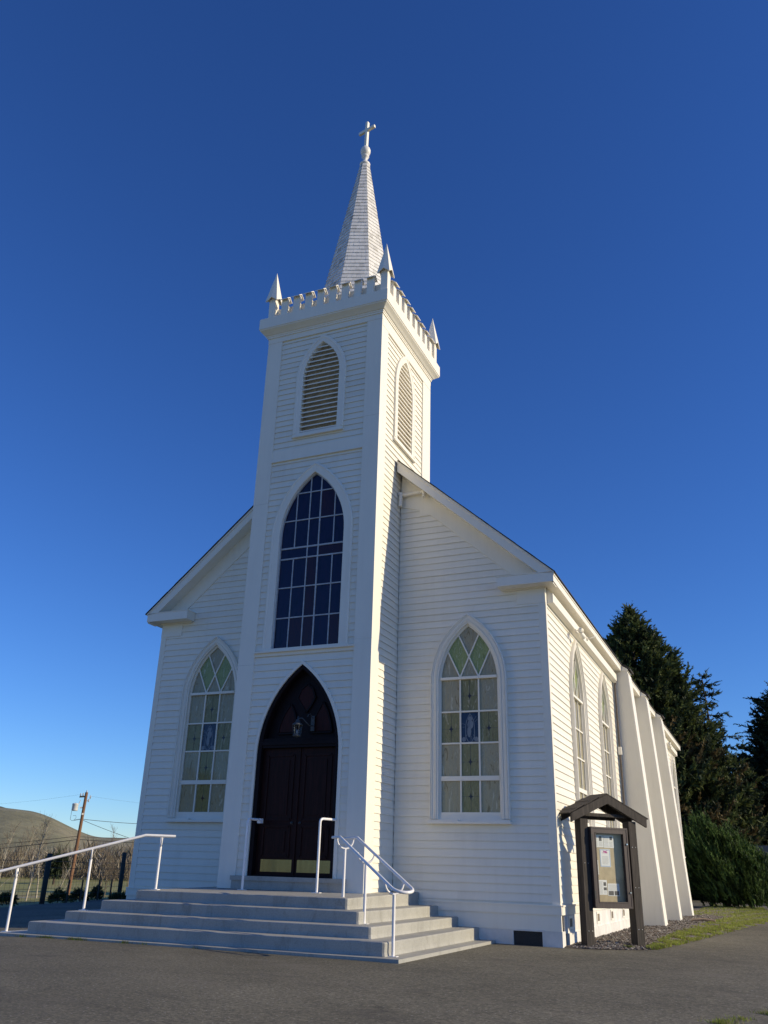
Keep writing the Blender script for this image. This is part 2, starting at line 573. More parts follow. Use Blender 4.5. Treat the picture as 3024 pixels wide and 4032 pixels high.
def build_hills():
    prof = [(20, .6), (30, 1.0), (34, 1.25), (38.5, 1.45), (40.9, 1.42), (41.8, 1.68), (42.6, 2.0), (43.6, 2.42), (44.6, 2.72), (46.56, 2.86), (50, 2.9), (56, 2.3), (64, 1.7), (75, 1.0)]
    def el(az):
        for (a0, e0), (a1, e1) in zip(prof[:-1], prof[1:]):
            if a0 <= az <= a1:
                t = (az - a0) / (a1 - a0); return e0 + (e1 - e0) * t
        return .6
    mb = MB()
    azs = list(np.arange(20, 75.01, .25)); rs = [430, 480, 540, 610, 690, 780, 880, 960, 1050, 1200]
    V = []
    for az in azs:
        e = sum(el(az + d) for d in (-.3, 0, .3)) / 3
        H = 880 * math.tan(radians(e)) + 1.1
        for r in rs:
            t = sst((r - 430) / 450) if r <= 880 else 1 - .45 * sst((r - 880) / 320)
            z = -4.3 + (H + 4.3) * (t ** 1.15) + (2.0 * sin(az * 3.1 + r * .01) * sin(r * .013 + az) * (t * (1 - t) * 2))
            p = Vector((CAMP[0], CAMP[1], 0)) + az_dir(az) * r
            V.append((p.x, p.y, z))
    n = len(rs)
    mb.add(V, [(i * n + j, (i + 1) * n + j, (i + 1) * n + j + 1, i * n + j + 1) for i in range(len(azs) - 1) for j in range(n - 1)], 0, True)
    struct('hills', mb, HILLM)
    mb = MB(); V = []
    azs = list(np.arange(100, 172, 2.0)); rs = [330, 380, 450, 540, 640]
    for az in azs:
        H = 46 * math.exp(-((az - 142) / 11) ** 2) + 26 * math.exp(-((az - 122) / 10) ** 2) + 14
        for r, t in zip(rs, (0, .35, .8, 1, .7)):
            p = Vector((CAMP[0], CAMP[1], 0)) + az_dir(az) * r
            V.append((p.x, p.y, -4 + H * t))
    n = len(rs)
    mb.add(V, [(i * n + j, (i + 1) * n + j, (i + 1) * n + j + 1, i * n + j + 1) for i in range(len(azs) - 1) for j in range(n - 1)], 0, True)
    struct('hills', mb, HILLM)
    mb = MB()
    V = []
    for az in np.arange(46, 70, .5):
        h = 1500 * math.tan(radians(3.05 + .5 * sst((az - 46) / 6))) * (1 if az > 46.2 else .96)
        p0 = Vector((CAMP[0], CAMP[1], 0)) + az_dir(az) * 1400; p1 = Vector((CAMP[0], CAMP[1], 0)) + az_dir(az) * 1560; p2 = Vector((CAMP[0], CAMP[1], 0)) + az_dir(az) * 1800
        V += [(p0.x, p0.y, 0), (p1.x, p1.y, h), (p2.x, p2.y, 0)]
    mb.add(V, [(3 * i + j, 3 * i + 3 + j, 3 * i + 4 + j, 3 * i + 1 + j) for i in range(len(V) // 3 - 1) for j in range(2)], 0, True)
    struct('far_ridge', mb, simple('far_ridge_woods', (.045, .055, .05), .95, .3, .05))
build_hills()

# ------------------------------------------------------------------ church
church = thing('church', 'white clapboard church with square bell tower and shingled octagonal spire', 'church', (0, 0, -.17))

def P(name, mb, mats, parent=church):
    return mb.build(name, mats, parent)

# openings
AW = [Arch(s * 3.56, .73, 2.23, 5.28, 6.66) for s in (-1, 1)]      # nave front windows (glass opening)
ABIG = Arch(0.015, .905, 5.965, 8.88, 10.56)                         # tower window
ADOOR = Arch(0.013, 1.05, .955, 3.52, 5.55)
ALOU = Arch(0.0, .55, 11.78, 13.52, 14.56)
ASIDE = [Arch(y, .73, 2.23, 5.28, 6.66) for y in (3.2, 7.25)]
ASIDE3 = [Arch(y, .73, 2.23, 5.28, 6.66) for y in (23.8, 27.0)]
ALOUR = Arch(0.13, .53, 11.78, 13.52, 14.50)

# ---- nave front wall
WB = -.018
def gable_lim(side):
    def lim(z):
        xr = W2 if z < ZE1 - .1 else W2 + EO - (z - ZE1 + .40) / SL - .0
        xr = min(xr, W2 - .0)
        if xr < T2 + .03: return None
        a, b = (T2 - .02, xr - (.165 if z < ZE0 - .35 else 0.0))
        return (a, b) if side > 0 else (-b, -a)
    return lim
for s, A in ((1, AW[1]), (-1, AW[0])):
    mb = MB()
    siding(mb, F_front, .40, 11.6, gable_lim(s), [A.off(.08)], 10 + s, WB)
    # backing sheet behind the boards (wall body)
    # corner board
    x0, x1 = (W2 - .165, W2) if s > 0 else (-W2, -W2 + .165)
    mb.box(x0, x1, .03, .0, .57, ZE0 - .0, 0)
    # water table
    xa, xb = (T2 + .01, W2 + .03) if s > 0 else (-W2 - .03, -T2 - .01)
    mb.box(xa, xb, -.035, .05, .40, .57, 0)
    mb.box(xa, xb, -.05, .05, .555, .585, 0)
    # skirt and base
    xa, xb = (T2 + .01, W2 + .012) if s > 0 else (-W2 - .012, -T2 - .01)
    mb.box(xa, xb, -.012, .06, .10, .40, 0)
    P('front_wall', mb, WALLS)
# solid core behind siding so that nothing shows through
mb = MB()
mb.prism([(-W2 + .03, .1), (W2 - .03, .1), (W2 - .03, 7.55), (0, 12.2), (-W2 + .03, 7.55)], lambda u, z, w: (u, w, z), .16, .2, 0)
P('wall_core', mb, [WHITE])
mb = MB()
mb.prism([(-W2 + .03, .1), (W2 - .03, .1), (W2 - .03, 7.55), (0, 12.2), (-W2 + .03, 7.55)], lambda u, z, w: (u, w, z), BL - .03, BL, 0)
siding(mb, F_back, .40, 12.2, lambda z: (-W2, W2) if z < 7.6 else (-(W2 - (z - 7.6) / SL), W2 - (z - 7.6) / SL), [], 55, -.018)
P('rear_wall', mb, WALLS)

# frieze board under the rake + panel near the tower
for s in (1, -1):
    mb = MB()
    F = lambda u, z, w, s=s: (s * u, -w, z)
    def zr(x): return ZE1 + (W2 + EO - x) * SL
    xi = T2 + .01
    poly = [(xi, zr(xi) - .25), (W2 - .02, zr(W2 - .02) - .25), (W2 - .02, zr(W2 - .02) - .80), (xi, zr(xi) - .80)]
    mb.prism(poly, F, -.02, .012, 0)
    if s > 0:
        mb.prism([(xi, zr(xi) - .8), (2.55, zr(2.55) - .8), (2.55, 9.62), (2.3, 9.62), (2.3, 9.8), (xi, 9.95)], F, -.02, .010, 0)
    P('rake_frieze', mb, [WHITE])

# rake fascias, soffits, cornice returns
for s in (1, -1):
    mb = MB()
    F = lambda u, z, w, s=s: (s * u, -w, z)
    xo = W2 + EO
    xi = T2 + .012 if s > 0 else T2 + .012
    mb.prism([(xi, zr(xi)), (xo, ZE1), (xo - .001, ZE1 - .02), (xo - .33, ZE1 + .0), (xi, zr(xi) - .30)], F, .322, .362, 0)
    mb.prism([(xi, zr(xi) + .012), (xo + .02, ZE1 - .006), (xo + .02, ZE1 - .045), (xi, zr(xi) - .07)], F, .362, .382, 0)
    # soffit (sloping)
    mb.prism([(xi, zr(xi) - .20), (xo - .02, zr(xo - .02) - .20), (xo - .02, zr(xo - .02) - .285), (xi, zr(xi) - .285)], F, -.02, .330, 0)
    mb.prism([(xo - .34, ZE1 - .01), (xo, ZE1 - .01), (xo, ZE1 + .012), (xo - .34, ZE1 + .30)], F, .0, .3215, 0)
    P('rake_board', mb, [TRIM])
for s in (1, -1):
    mb = MB()
    xa, xb = W2 + EO - 1.349, W2 + EO - .003
    F = lambda u, z, w, s=s: (s * u, -w, z)
    mb.box(xa, xb, ZE0, ZE1 - .001, -.0, .362, 0, F)
    mb.box(xa - .012, xb + .006, ZE1, ZE1 + .016, -.0, .375, 0, F)
    # bed mouldings
    mb.box(xa + .06, W2 + .03, ZE0 - .03, ZE0 - .001, -.01, .06, 0, F)
    mb.box(xa + .38, W2 + .003, ZE0 - .38, ZE0 - .031, -.02, .008, 0, F)
    P('cornice_return', mb, [TRIM])

# roof
for s in (1, -1):
    mb = MB()
    F = lambda u, z, w, s=s: (s * u, w, z)
    xo = W2 + EO + .05
    def slab(x0, x1, y0, y1, th, lift):
        mb.prism([(x0, ZE1 + (W2 + EO - x0) * SL + lift), (x1, ZE1 + (W2 + EO - x1) * SL + lift), (x1, ZE1 + (W2 + EO - x1) * SL + lift + th), (x0, ZE1 + (W2 + EO - x0) * SL + lift + th)], F, y0, y1, 0)
    slab(.0, xo, TB + .01, BL + .4, .026, .014)
    slab(T2 + .025, xo, -.40, TB + .009, .026, .014)
    # shingle courses butts show as a stepped edge
    x = xo
    while x > T2 + .2:
        slab(max(T2 + .025, x - .22), x, -.412, -.3, .012 + .010 * random.random(), .026)
        x -= .22
    P('roof', mb, [ROOF])

# ---- eaves and side wall (right)
mb = MB()
siding(mb, F_right, .40, 7.30, lambda z: (.17, BL - .17), [A.off(.08) for A in ASIDE + ASIDE3], 31, -.018)
mb.box(W2 - .03, W2, .001, .17, .57, ZE0, 0)
mb.box(W2 - .03, W2, BL - .17, BL, .57, ZE0, 0)
mb.box(W2 - .05, W2 + .035, .052, BL, .40, .57, 0)
mb.box(W2 - .05, W2 + .05, .053, BL, .555, .585, 0)
P('side_wall', mb, WALLS)
mb = MB()
siding(mb, F_left, .40, 7.4, lambda z: (-BL + .17, -.17), [], 32, -.018)
mb.box(-W2, -W2 + .03, .031, .17, .57, ZE0, 0)
mb.box(-W2 - .035, -W2 + .05, .052, BL, .40, .57, 0)
mb.box(-W2 - .012, -W2 + .05, .07, BL, -.3, .399, 0)
mb.box(-W2 + .02, -W2 + .06, .2, BL - .1, .1, 7.5, 0)
P('side_wall', mb, WALLS)
mb = MB()
mb.box(W2 - .24, W2 - .20, .17, BL - .1, .1, 7.55, 0)
P('wall_core', mb, [WHITE])

BUY = [(9.55, 10.3), (14.05, 14.8), (18.75, 19.5)]
segs = [(-.361, 9.5), (10.32, 14.0), (14.82, 18.7), (19.52, BL + .36)]
for y0, y1 in segs:
    mb = MB()
    mb.box(W2 + EO - .04, W2 + EO, max(y0, -.3605), y1, ZE0, ZE1 - .012, 0)
    mb.box(W2 + EO, W2 + EO + .018, max(y0, -.361), y1, ZE1 - .075, ZE1 - .016, 0)
    mb.box(W2 - .03, W2 + EO - .039, max(y0, .002), y1, ZE0 + .012, ZE0 + .04, 0)
    P('eave', mb, [TRIM])
mb = MB()
mb.box(-W2 - EO, -W2 - EO + .04, -.321, BL + .36, ZE0, ZE1 - .012, 0)
mb.box(-W2 - EO + .039, -W2 + .03, .002, BL + .36, ZE0 + .012, ZE0 + .04, 0)
P('eave', mb, [TRIM])
for y0, y1 in ((.18, 9.44), (19.55, BL - .05)):
    mb = MB()
    # box frieze with a dark cove above it
    mb.prism([(W2, 7.02), (W2 + .13, 7.05), (W2 + .145, 7.06), (W2 + .145, 7.27), (W2 + .11, 7.27), (W2 + .06, 7.33), (W2 + .03, ZE0 + .011), (W2, ZE0 + .011)],
             lambda u, z, w: (u, w, z), y0, y1, 0)
    P('side_frieze', mb, [TRIM])

# ---- foundation
FOUND = simple('whitewashed_concrete', (.70, .68, .64), .8, .14, 3, bs=.3)
for s in (-1, 1):
    mb = MB()
    xa, xb = (3.9, 4.47) if s > 0 else (-W2, -T2)
    mb.box(xa, xb, .0, .08, -.4, .099, 0)
    if s > 0:
        mb.box(5.09, W2 + .02, -.012, .3, -.4, .099, 0)
        mb.box(4.47, 5.09, .0, .08, .085, .099, 0)
        mb.box(4.44, 5.12, -.03, .0, .082, .112, 0)
        mb.box(4.44, 4.468, -.02, .0, -.4, .082, 0)
        mb.box(5.072, 5.1, -.02, -.012, -.4, .082, 0)
        mb.box(1.8, 3.9, .0, .08, -.4, .099, 0)
    else: P('foundation', mb, [FOUND])
mb.box(W2 - .02, W2 + .012, .3, BL, .05, .399, 0)
mb.box(W2 - .02, W2 + .04, .55, BL, -.5, .05, 0)
P('foundation', mb, [FOUND])
mb = MB()
mb.box(4.47, 5.07, .02, .05, -.4, .084, 0)
for k in range(26):
    x = 4.475 + k * .0235
    mb.box(x, x + .004, .008, .014, -.25, .08, 1)
for k in range(13):
    mb.box(4.47, 5.07, .006, .0075, -.22 + k * .0235, -.217 + k * .0235, 1)
P('foundation_vent', mb, [DARKM, simple('vent_wire', (.08, .08, .085), .5, .1)])
for y in (.85, 4.05, 6.05, 8.0):
    mb = MB()
    for a0, a1, b0, b1 in ((-.19, -.14, .12, .37), (.14, .19, .12, .37), (-.14, .14, .32, .37), (-.14, .14, .12, .16)):
        mb.box(W2 + .012, W2 + .03, y + a0, y + a1, b0, b1, 0)
    mb.box(W2 + .0125, W2 + .016, y - .14, y + .14, .16, .32, 1)
    P('foundation_vent', mb, [TRIM, simple('vent_shade', (.20, .16, .11), .8, .2)])

# ---- buttresses
for i, (y0, y1) in enumerate(BUY):
    mb = MB()
    zt = 7.40
    mb.prism([(W2 - .03, -.4), (6.40, -.4), (6.375, 0.0), (5.94, zt), (W2 - .03, zt + .0)], lambda u, z, w: (u, w, z), y0, y1, 0)
    # capping
    mb.prism([(W2 - .02, zt + .001), (5.97, zt + .001), (5.97, zt + .05), (W2 - .02, 7.80)], lambda u, z, w: (u, w, z), y0 - .02, y1 + .02, 1)
    mb.prism([(W2 + .2, 7.66), (6.05, zt + .03), (6.05, zt + .075), (W2 + .2, 7.74)], lambda u, z, w: (u, w, z), y0 - .04, y1 + .04, 2)
    # edge batten on the sloping face
    mb.prism([(6.40, -.4), (6.425, -.4), (6.398, 0.0), (5.965, zt - .08), (5.94, zt - .08), (6.375, 0.0)], lambda u, z, w: (u, w, z), y0 + .02, y1 - .02, 1)
    P('buttress', mb, [BUTT, TRIM, ROOF])

# ---- drainpipe
mb = MB()
mb.tube([(W2 + .12, 9.42, 7.1), (W2 + .10, 9.42, 7.0), (W2 + .07, 9.42, 6.88), (W2 + .07, 9.42, -.05)], .032, 8)
mb.box(W2 + .02, W2 + .13, 9.36, 9.49, 4.72, 4.96, 1)
mb.box(W2 + .02, W2 + .12, 9.36, 9.49, 7.0, 7.08, 1)
P('drainpipe', mb, [simple('brown_pipe_paint', (.10, .08, .065), .5, .2), TRIM])

# ---- conduit at the gable
mb = MB()
def arc_pts(pts, r=.08, n=5):
    """round the corners of a polyline"""
    pts = [Vector(p) for p in pts]; out = [pts[0]]
    for a, b, c in zip(pts[:-2], pts[1:-1], pts[2:]):
        d0 = (a - b); d1 = (c - b)
        rr = min(r, d0.length * .45, d1.length * .45)
        p, q = b + d0.normalized() * rr, b + d1.normalized() * rr
        for k in range(n + 1):
            t = k / n
            out.append(p * (1 - t) ** 2 + b * 2 * t * (1 - t) + q * t * t)
    out.append(pts[-1]); return out
mb.tube(arc_pts([(T2 - .02, -.16, 10.27), (T2 + .05, -.16, 10.28), (T2 + .05, -.20, 9.90)], .07), .048, 10)
mb.tube(arc_pts([(T2 + .03, -.12, 10.24), (2.34, -.12, 10.26), (2.45, -.13, 10.26), (2.46, -.16, 10.08)], .07), .044, 10)
mb.tube([(2.27, -.12, 10.259), (2.33, -.12, 10.26)], .052, 10)
P('conduit_pipe', mb, [TRIM])

# ---- windows
CAS = [(.195, -.02), (.195, .060), (.188, .082), (.170, .084), (.162, .060), (.156, .060), (.150, .074), (.136, .074), (.131, .052), (.078, .052), (.075, .040), (.070, .040), (.066, .060), (.046, .060), (.041, .036), (.010, .036), (.0, .030), (.0, -.075)]
def lattice_window(A, F, seed=1, plain=False):
    mb = MB()
    casing(mb, F, A, CAS)
    c = P('window', mb, [TRIM])
    u = A.u
    # sill
    mb = MB()
    mb.box(u - .945, u + .945, 2.13, 2.18, -.02, .12, 0, F)
    mb.box(u - .92, u - .24, 2.18, 2.215, -.02, .095, 0, F)
    mb.box(u + .24, u + .92, 2.18, 2.215, -.02, .095, 0, F)
    mb.build('sill', [TRIM], c)
    # sash
    mb = MB()
    w0, w1 = -.075, -.035
    inner = A.off(-.045)
    casing(mb, F, A, [(.0, w1 - .001), (-.03, w1), (-.048, w1), (-.048, w0 - .02)])
    hi = .682
    bars = [(5.355, .06, w1 + .045), (4.58, .035, w1), (3.867, .035, w1), (3.095, .10, w1 + .012)]
    for z, t, ww in bars:
        mb.bar(F, (u - hi, z), (u + hi, z), t, w0, ww)
    mb.box(u - .73, u + .73, 2.235, 2.375, w0, w1 + .01, 0, F)
    mx = (-.217, .232)
    for q in mx:
        mb.box(u + q - .018, u + q + .018, 2.375, 3.045, w0, w1 - .002, 0, F)
        mb.box(u + q - .018, u + q + .018, 3.145, 5.325, w0, w1 - .002, 0, F)
    sl = 2.12
    def ext(q, d):
        x, z = q, 5.38
        t = 0
        while t < 3:
            h = A.half(z + t * sl)
            if h is None or abs(x + d * t) > h - .03: break
            t += .005
        return (u + x + d * t, z + t * sl)
    for k, (q, d) in enumerate(((mx[0], -1), (mx[0], 1), (mx[1], -1), (mx[1], 1))):
        mb.bar(F, (u + q, 5.38), ext(q, d), .03, w0, w1 - .003 - .001 * k)
    # small lead lines
    mb.build('sash', [TRIM], c)
    # panes
    mb = MB()
    wp = -.07
    arch = A.off(-.02).poly(16)
    C, O, G, B, PL, MV, LD = range(7)
    rows = [(2.30, 3.1, (C, O, C)), (3.1, 3.867, (C, O, C)), (3.867, 4.58, (O, B, O)), (4.58, 5.355, (C, O, C))]
    if plain: rows = [(z0, z1, (C, C, C)) for z0, z1, _ in rows]
    xs = [u - .8, u + mx[0], u + mx[1], u + .8]
    r = random.Random(seed)
    for z0, z1, cs in rows:
        for k in range(3):
            x0, x1 = xs[k], xs[k + 1]
            pg = arch
            for cl in ((-1, 0, -x0), (1, 0, x1), (0, -1, -z0), (0, 1, z1)):
                pg = clip_poly(pg, *cl)
            mb.face([F(a, b, wp + .001 * k) for a, b in pg], cs[k])
            if cs[k] in (O, B):
                cx, cz = (max(x0, u - .68) + min(x1, u + .68)) / 2, (max(z0, 2.38) + z1) / 2
                if cs[k] == O:
                    for (a, b) in (((cx, max(z0, 2.38)), (cx, z1)), ((x0 if k else u - .68, cz - .03), (x1 if k < 2 else u + .68, cz - .03))):
                        mb.bar(F, a, b, .006, wp, wp + .004, LD)
                    st = []
                    for q in range(8):
                        a = q * pi / 4; rr = (.085 if q % 4 == 2 else .06) if q % 2 == 0 else .028
                        st.append((cx + rr * cos(a), cz - .03 + rr * sin(a)))
                    mb.face([F(a, b, wp + .006) for a, b in st], MV)
                else:
                    # plain blue medallion: a lancet outline with a pale figure-like cluster
                    med = Arch(cx, .105, z0 + .14, cz - .02, z1 - .05)
                    pl = med.poly(8)
                    for p, q in zip(pl[:-1], pl[1:]):
                        mb.bar(F, p, q, .016, wp, wp + .005, PL)
                    lower = [(cx - .105, z0 + .14), (cx - .04, z0 + .03), (cx + .04, z0 + .03), (cx + .105, z0 + .14)]
                    for p, q in zip(lower[:-1], lower[1:]):
                        mb.bar(F, p, q, .016, wp, wp + .005, PL)
                    for qi, (ox, oz, ra, rb) in enumerate(((.0, .19, .05, .055), (.01, .06, .075, .10), (-.02, -.10, .05, .13), (-.15, -.27, .055, .055), (.15, -.27, .055, .055))):
                        mb.face([F(cx + ox + ra * cos(t * pi / 5), cz + oz + rb * sin(t * pi / 5), wp + .006 + .0007 * qi) for t in range(10)], PL)
                    for t in range(9):
                        a = r.uniform(0, 2 * pi)
                        mb.bar(F, (cx + .13 * cos(a), cz + .2 * sin(a)), (cx + .22 * cos(a), cz + .33 * sin(a)), .008, wp, wp + .004, PL)
    # lattice head: cells between the diagonals
    zb = 5.355
    lines = [(mx[0], -1), (mx[0], 1), (mx[1], -1), (mx[1], 1)]
    import itertools
    for sg in itertools.product((-1, 1), repeat=4):
        pg = arch
        pg = clip_poly(pg, 0, -1, -zb)
        for (q, d), s_ in zip(lines, sg):
            # line: (x-u-q)*sl*d - (z-zb) = 0
            a, b, cc = sl * d, -1.0, sl * d * (u + q) - zb
            if len(pg) < 3: break
            pg = clip_poly(pg, s_ * a, s_ * b, s_ * cc)
        if len(pg) >= 3:
            cx = sum(p[0] for p in pg) / len(pg) - u; cz = sum(p[1] for p in pg) / len(pg)
            def signs(px, pz): return tuple(-1 if sl * d * (px - q) - (pz - zb) > 0 else 1 for q, d in lines)
            green = sg in (signs(mx[0], zb + .3), signs(mx[1], zb + .3))
            mb.face([F(a, b, wp) for a, b in pg], G if green else C)
    mb.build('pane', [SG_CREAM, SG_OLIVE, SG_GREEN, SG_BLUE, SG_PALE, SG_MAUVE, LEAD], c)
    return c
for i, A in enumerate(AW): lattice_window(A, F_front, i)
for i, A in enumerate(ASIDE + ASIDE3): lattice_window(A, F_right, 5 + i, True)

# ---- tower
CBW = .444
mb = MB()
TW = -.04
in_lim = lambda z: (-T2 + CBW - .01, T2 - CBW + .01)
siding(mb, F_tower, .70, 5.80, in_lim, [Arch(.013, 1.08, .5, 3.52, 5.59)], 41, TW)
siding(mb, F_tower, 5.92, 11.03, in_lim, [ABIG.off(.10)], 42, TW)
siding(mb, F_tower, 11.35, 14.88, in_lim, [ALOU.off(.08)], 43, TW)
siding(mb, F_tright, .40, 14.84, lambda z: (-1.18, 1.5) if z > 10.0 else (-1.18, .06), [ALOUR.off(.08)], 44, TW)
siding(mb, F_tleft, .40, 14.84, lambda z: (-1.5, 1.18), [], 45, TW)
siding(mb, F_tback, 9.5, 14.84, in_lim, [], 46, TW)
# core
x = T2 - .16
mb.box(-x, x, TF + .42, TB - .06, -.3, 15.1, 0)
mb.box(-x, x, TF + .16, TF + .20, 6, 15.1, 0)
tower = P('tower', mb, WALLS)
def S(name, mb, mats, parent=tower): return mb.build(name, mats, parent)
# corner boards
for sx in (-1, 1):
    mb = MB()
    a, b = (T2 - CBW, T2 - .0) if sx > 0 else (-T2, -T2 + CBW)
    zs_ = [.69, 5.62, 9.86, 14.879] if sx < 0 else [.69, 6.05, 11.93, 14.879]
    for q, (za, zb_) in enumerate(zip(zs_[:-1], zs_[1:])):
        mb.box(a, b, TF + .0015 * (q % 2), TF + .05, za + .0015, zb_ - .0015, 0)
    yb = TF + .0501
    xo = (T2 - .04, T2) if sx > 0 else (-T2, -T2 + .04)
    mb.box(xo[0], xo[1], yb, TF + CBW, .40, 14.70, 0)
    S('corner_board', mb, [TRIM])
    mb = MB()
    mb.box(xo[0], xo[1], TB - .62, TB - .05, 9.0, 14.70, 0)
    a, b = (T2 - CBW, T2) if sx > 0 else (-T2, -T2 + CBW)
    mb.box(a, b, TB - .0499, TB, 9.0, 14.879, 0)
    S('corner_board', mb, [TRIM])
# frieze under the cornice
mb = MB()
mb.box(-T2 - .006, T2 + .006, TF - .006, TF + .05, 14.88, 15.09, 0)
mb.box(-T2 - .006, T2 + .006, TB - .05, TB + .006, 14.88, 15.09, 0)
mb.box(T2 - .05, T2 + .0055, TF + .051, TB - .051, 14.70, 15.09, 0)
mb.box(-T2 - .0055, -T2 + .05, TF + .051, TB - .051, 14.70, 15.09, 0)
mb.box(-T2 - .03, T2 + .03, TF - .03, TB + .03, 15.045, 15.10, 0)
S('frieze_board', mb, [TRIM])
# belt board
mb = MB()
mb.box(-T2 + CBW, T2 - CBW, TF + .012, TF + .06, 11.06, 11.36, 0)
mb.box(-T2 + CBW, T2 - CBW, TF - .015, TF + .06, 11.03, 11.062, 0)
S('belt_board', mb, [TRIM])
# cornice
mb = MB()
co = .225
def sq(o, z, c0=(-T2, T2, TF, TB)): return [(c0[0] - o, c0[2] - o, z), (c0[1] + o, c0[2] - o, z), (c0[1] + o, c0[3] + o, z), (c0[0] - o, c0[3] + o, z)]
prof = [(.01, 15.09), (.045, 15.10), (.045, 15.135), (.075, 15.15), (.12, 15.195), (.17, 15.235), (.205, 15.262), (.207, 15.295), (co, 15.296), (co, 15.64), (.12, 15.66), (-.5, 15.72)]
mb.loft([sq(o, z) for o, z in prof], 0, True)
mb.face(sq(-.5, 15.72), 0)
S('cornice', mb, [TRIM])
# parapet wall, merlons and pinnacles
LX = .06   # the tower top leans a touch to the right
for (x0, x1, y0, y1) in ((-T2 + .1, T2 - .1, TF + .07, TF + .11), (-T2 + .1, T2 - .1, TB - .11, TB - .07), (T2 - .11, T2 - .07, TF + .111, TB - .111), (-T2 + .07, -T2 + .11, TF + .111, TB - .111)):
    mb = MB()
    mb.box(x0 + LX, x1 + LX, y0, y1, 15.77, 16.09, 0)
    S('parapet_wall', mb, [TRIM])
def merlon(c, ax):
    mb = MB()
    L, Dp = .100, .05
    def F(a, d, z): return (c[0] + a, c[1] + d, z) if ax == 'x' else (c[0] + d, c[1] + a, z)
    mb.box(-L, L, -Dp, Dp, 15.62, 16.28, 0, F)
    e = .135; hh = .14
    z0, z1, t = 16.225, 16.335, .022
    Vv = []
    for a in (-e, e):
        for (d, z) in ((-hh, z0), (0, z1), (hh, z0), (hh, z0 - t), (0, z1 - t - .006), (-hh, z0 - t)):
            Vv.append(F(a, d, z))
    mb.add(Vv, [(0, 1, 7, 6), (1, 2, 8, 7), (2, 3, 9, 8), (3, 4, 10, 9), (4, 5, 11, 10), (5, 0, 6, 11), (0, 5, 4, 1), (1, 4, 3, 2), (6, 7, 10, 11), (7, 8, 9, 10)])
    S('merlon', mb, [TRIM])
yc = (TF + TB) / 2
for k in range(8):
    a = (k - 3.5) * .386
    merlon((a + LX, TF - .05), 'x'); merlon((a + LX, TB + .05), 'x')
    merlon((T2 + .05 + LX, yc + (k - 3.5) * .41), 'y'); merlon((-T2 - .05 + LX, yc + (k - 3.5) * .41), 'y')
def pinnacle(cx, cy):
    mb = MB()
    h = .10
    mb.box(cx - h, cx + h, cy - h, cy + h, 15.62, 16.42, 0)
    b = .19; zb, zm, zt = 16.27, 16.41, 17.39
    ring = []
    for (x, y) in ((-b, -b), (0, -b), (b, -b), (b, 0), (b, b), (0, b), (-b, b), (-b, 0)):
        ring.append((cx + x, cy + y, zb if abs(x) == abs(y) else zm))
    tip = (cx, cy, zt)
    inner = [(cx + (x - cx) * .90, cy + (y - cy) * .90, z - .006) for x, y, z in ring]
    tip2 = (cx, cy, zt - .09)
    V = ring + [tip] + inner + [tip2]
    Fc = [(i, (i + 1) % 8, 8) for i in range(8)] + [(9 + (i + 1) % 8, 9 + i, 17) for i in range(8)] + [(i, 9 + i, 9 + (i + 1) % 8, (i + 1) % 8) for i in range(8)]
    mb.add(V, Fc)
    S('pinnacle', mb, [TRIM])
for sx in (-1, 1):
    for y in (TF, TB):
        pinnacle(sx * T2 + LX, y)

# louvers
def louver(A, F, n=19):
    mb = MB()
    casing(mb, F, A, [(.195, -.05), (.195, .02), (.18, .03), (.12, .03), (.11, .02), (.012, .018), (.0, .01), (.0, -.17)])
    mb.box(A.u - .75, A.u + .75, 11.66, 11.70, -.05, .05, 0, F)
    mb.box(A.u - .745, A.u + .745, 11.70, 11.785, -.05, .018, 0, F)
    c = P('louver_window', mb, [TRIM])
    mb = MB()
    for k in range(n):
        z = A.b + .03 + k * (A.a - A.b - .06) / n
        h = A.half(z + .02)
        if h is None or h < .04: continue
        mb.prism([(z, -.006), (z + .034, -.006), (z + .108, -.115), (z + .082, -.115)], lambda zz, w, u: F(u, zz, w), A.u - h + .001, A.u + h - .001, 0)
    mb.build('slat', [TRIM], c)
    mb = MB()
    mb.face([F(u, z, -.15) for u, z in A.poly()], 0)
    mb.build('backing_board', [TAN], c)
louver(ALOU, F_tower); louver(ALOUR, F_tright)

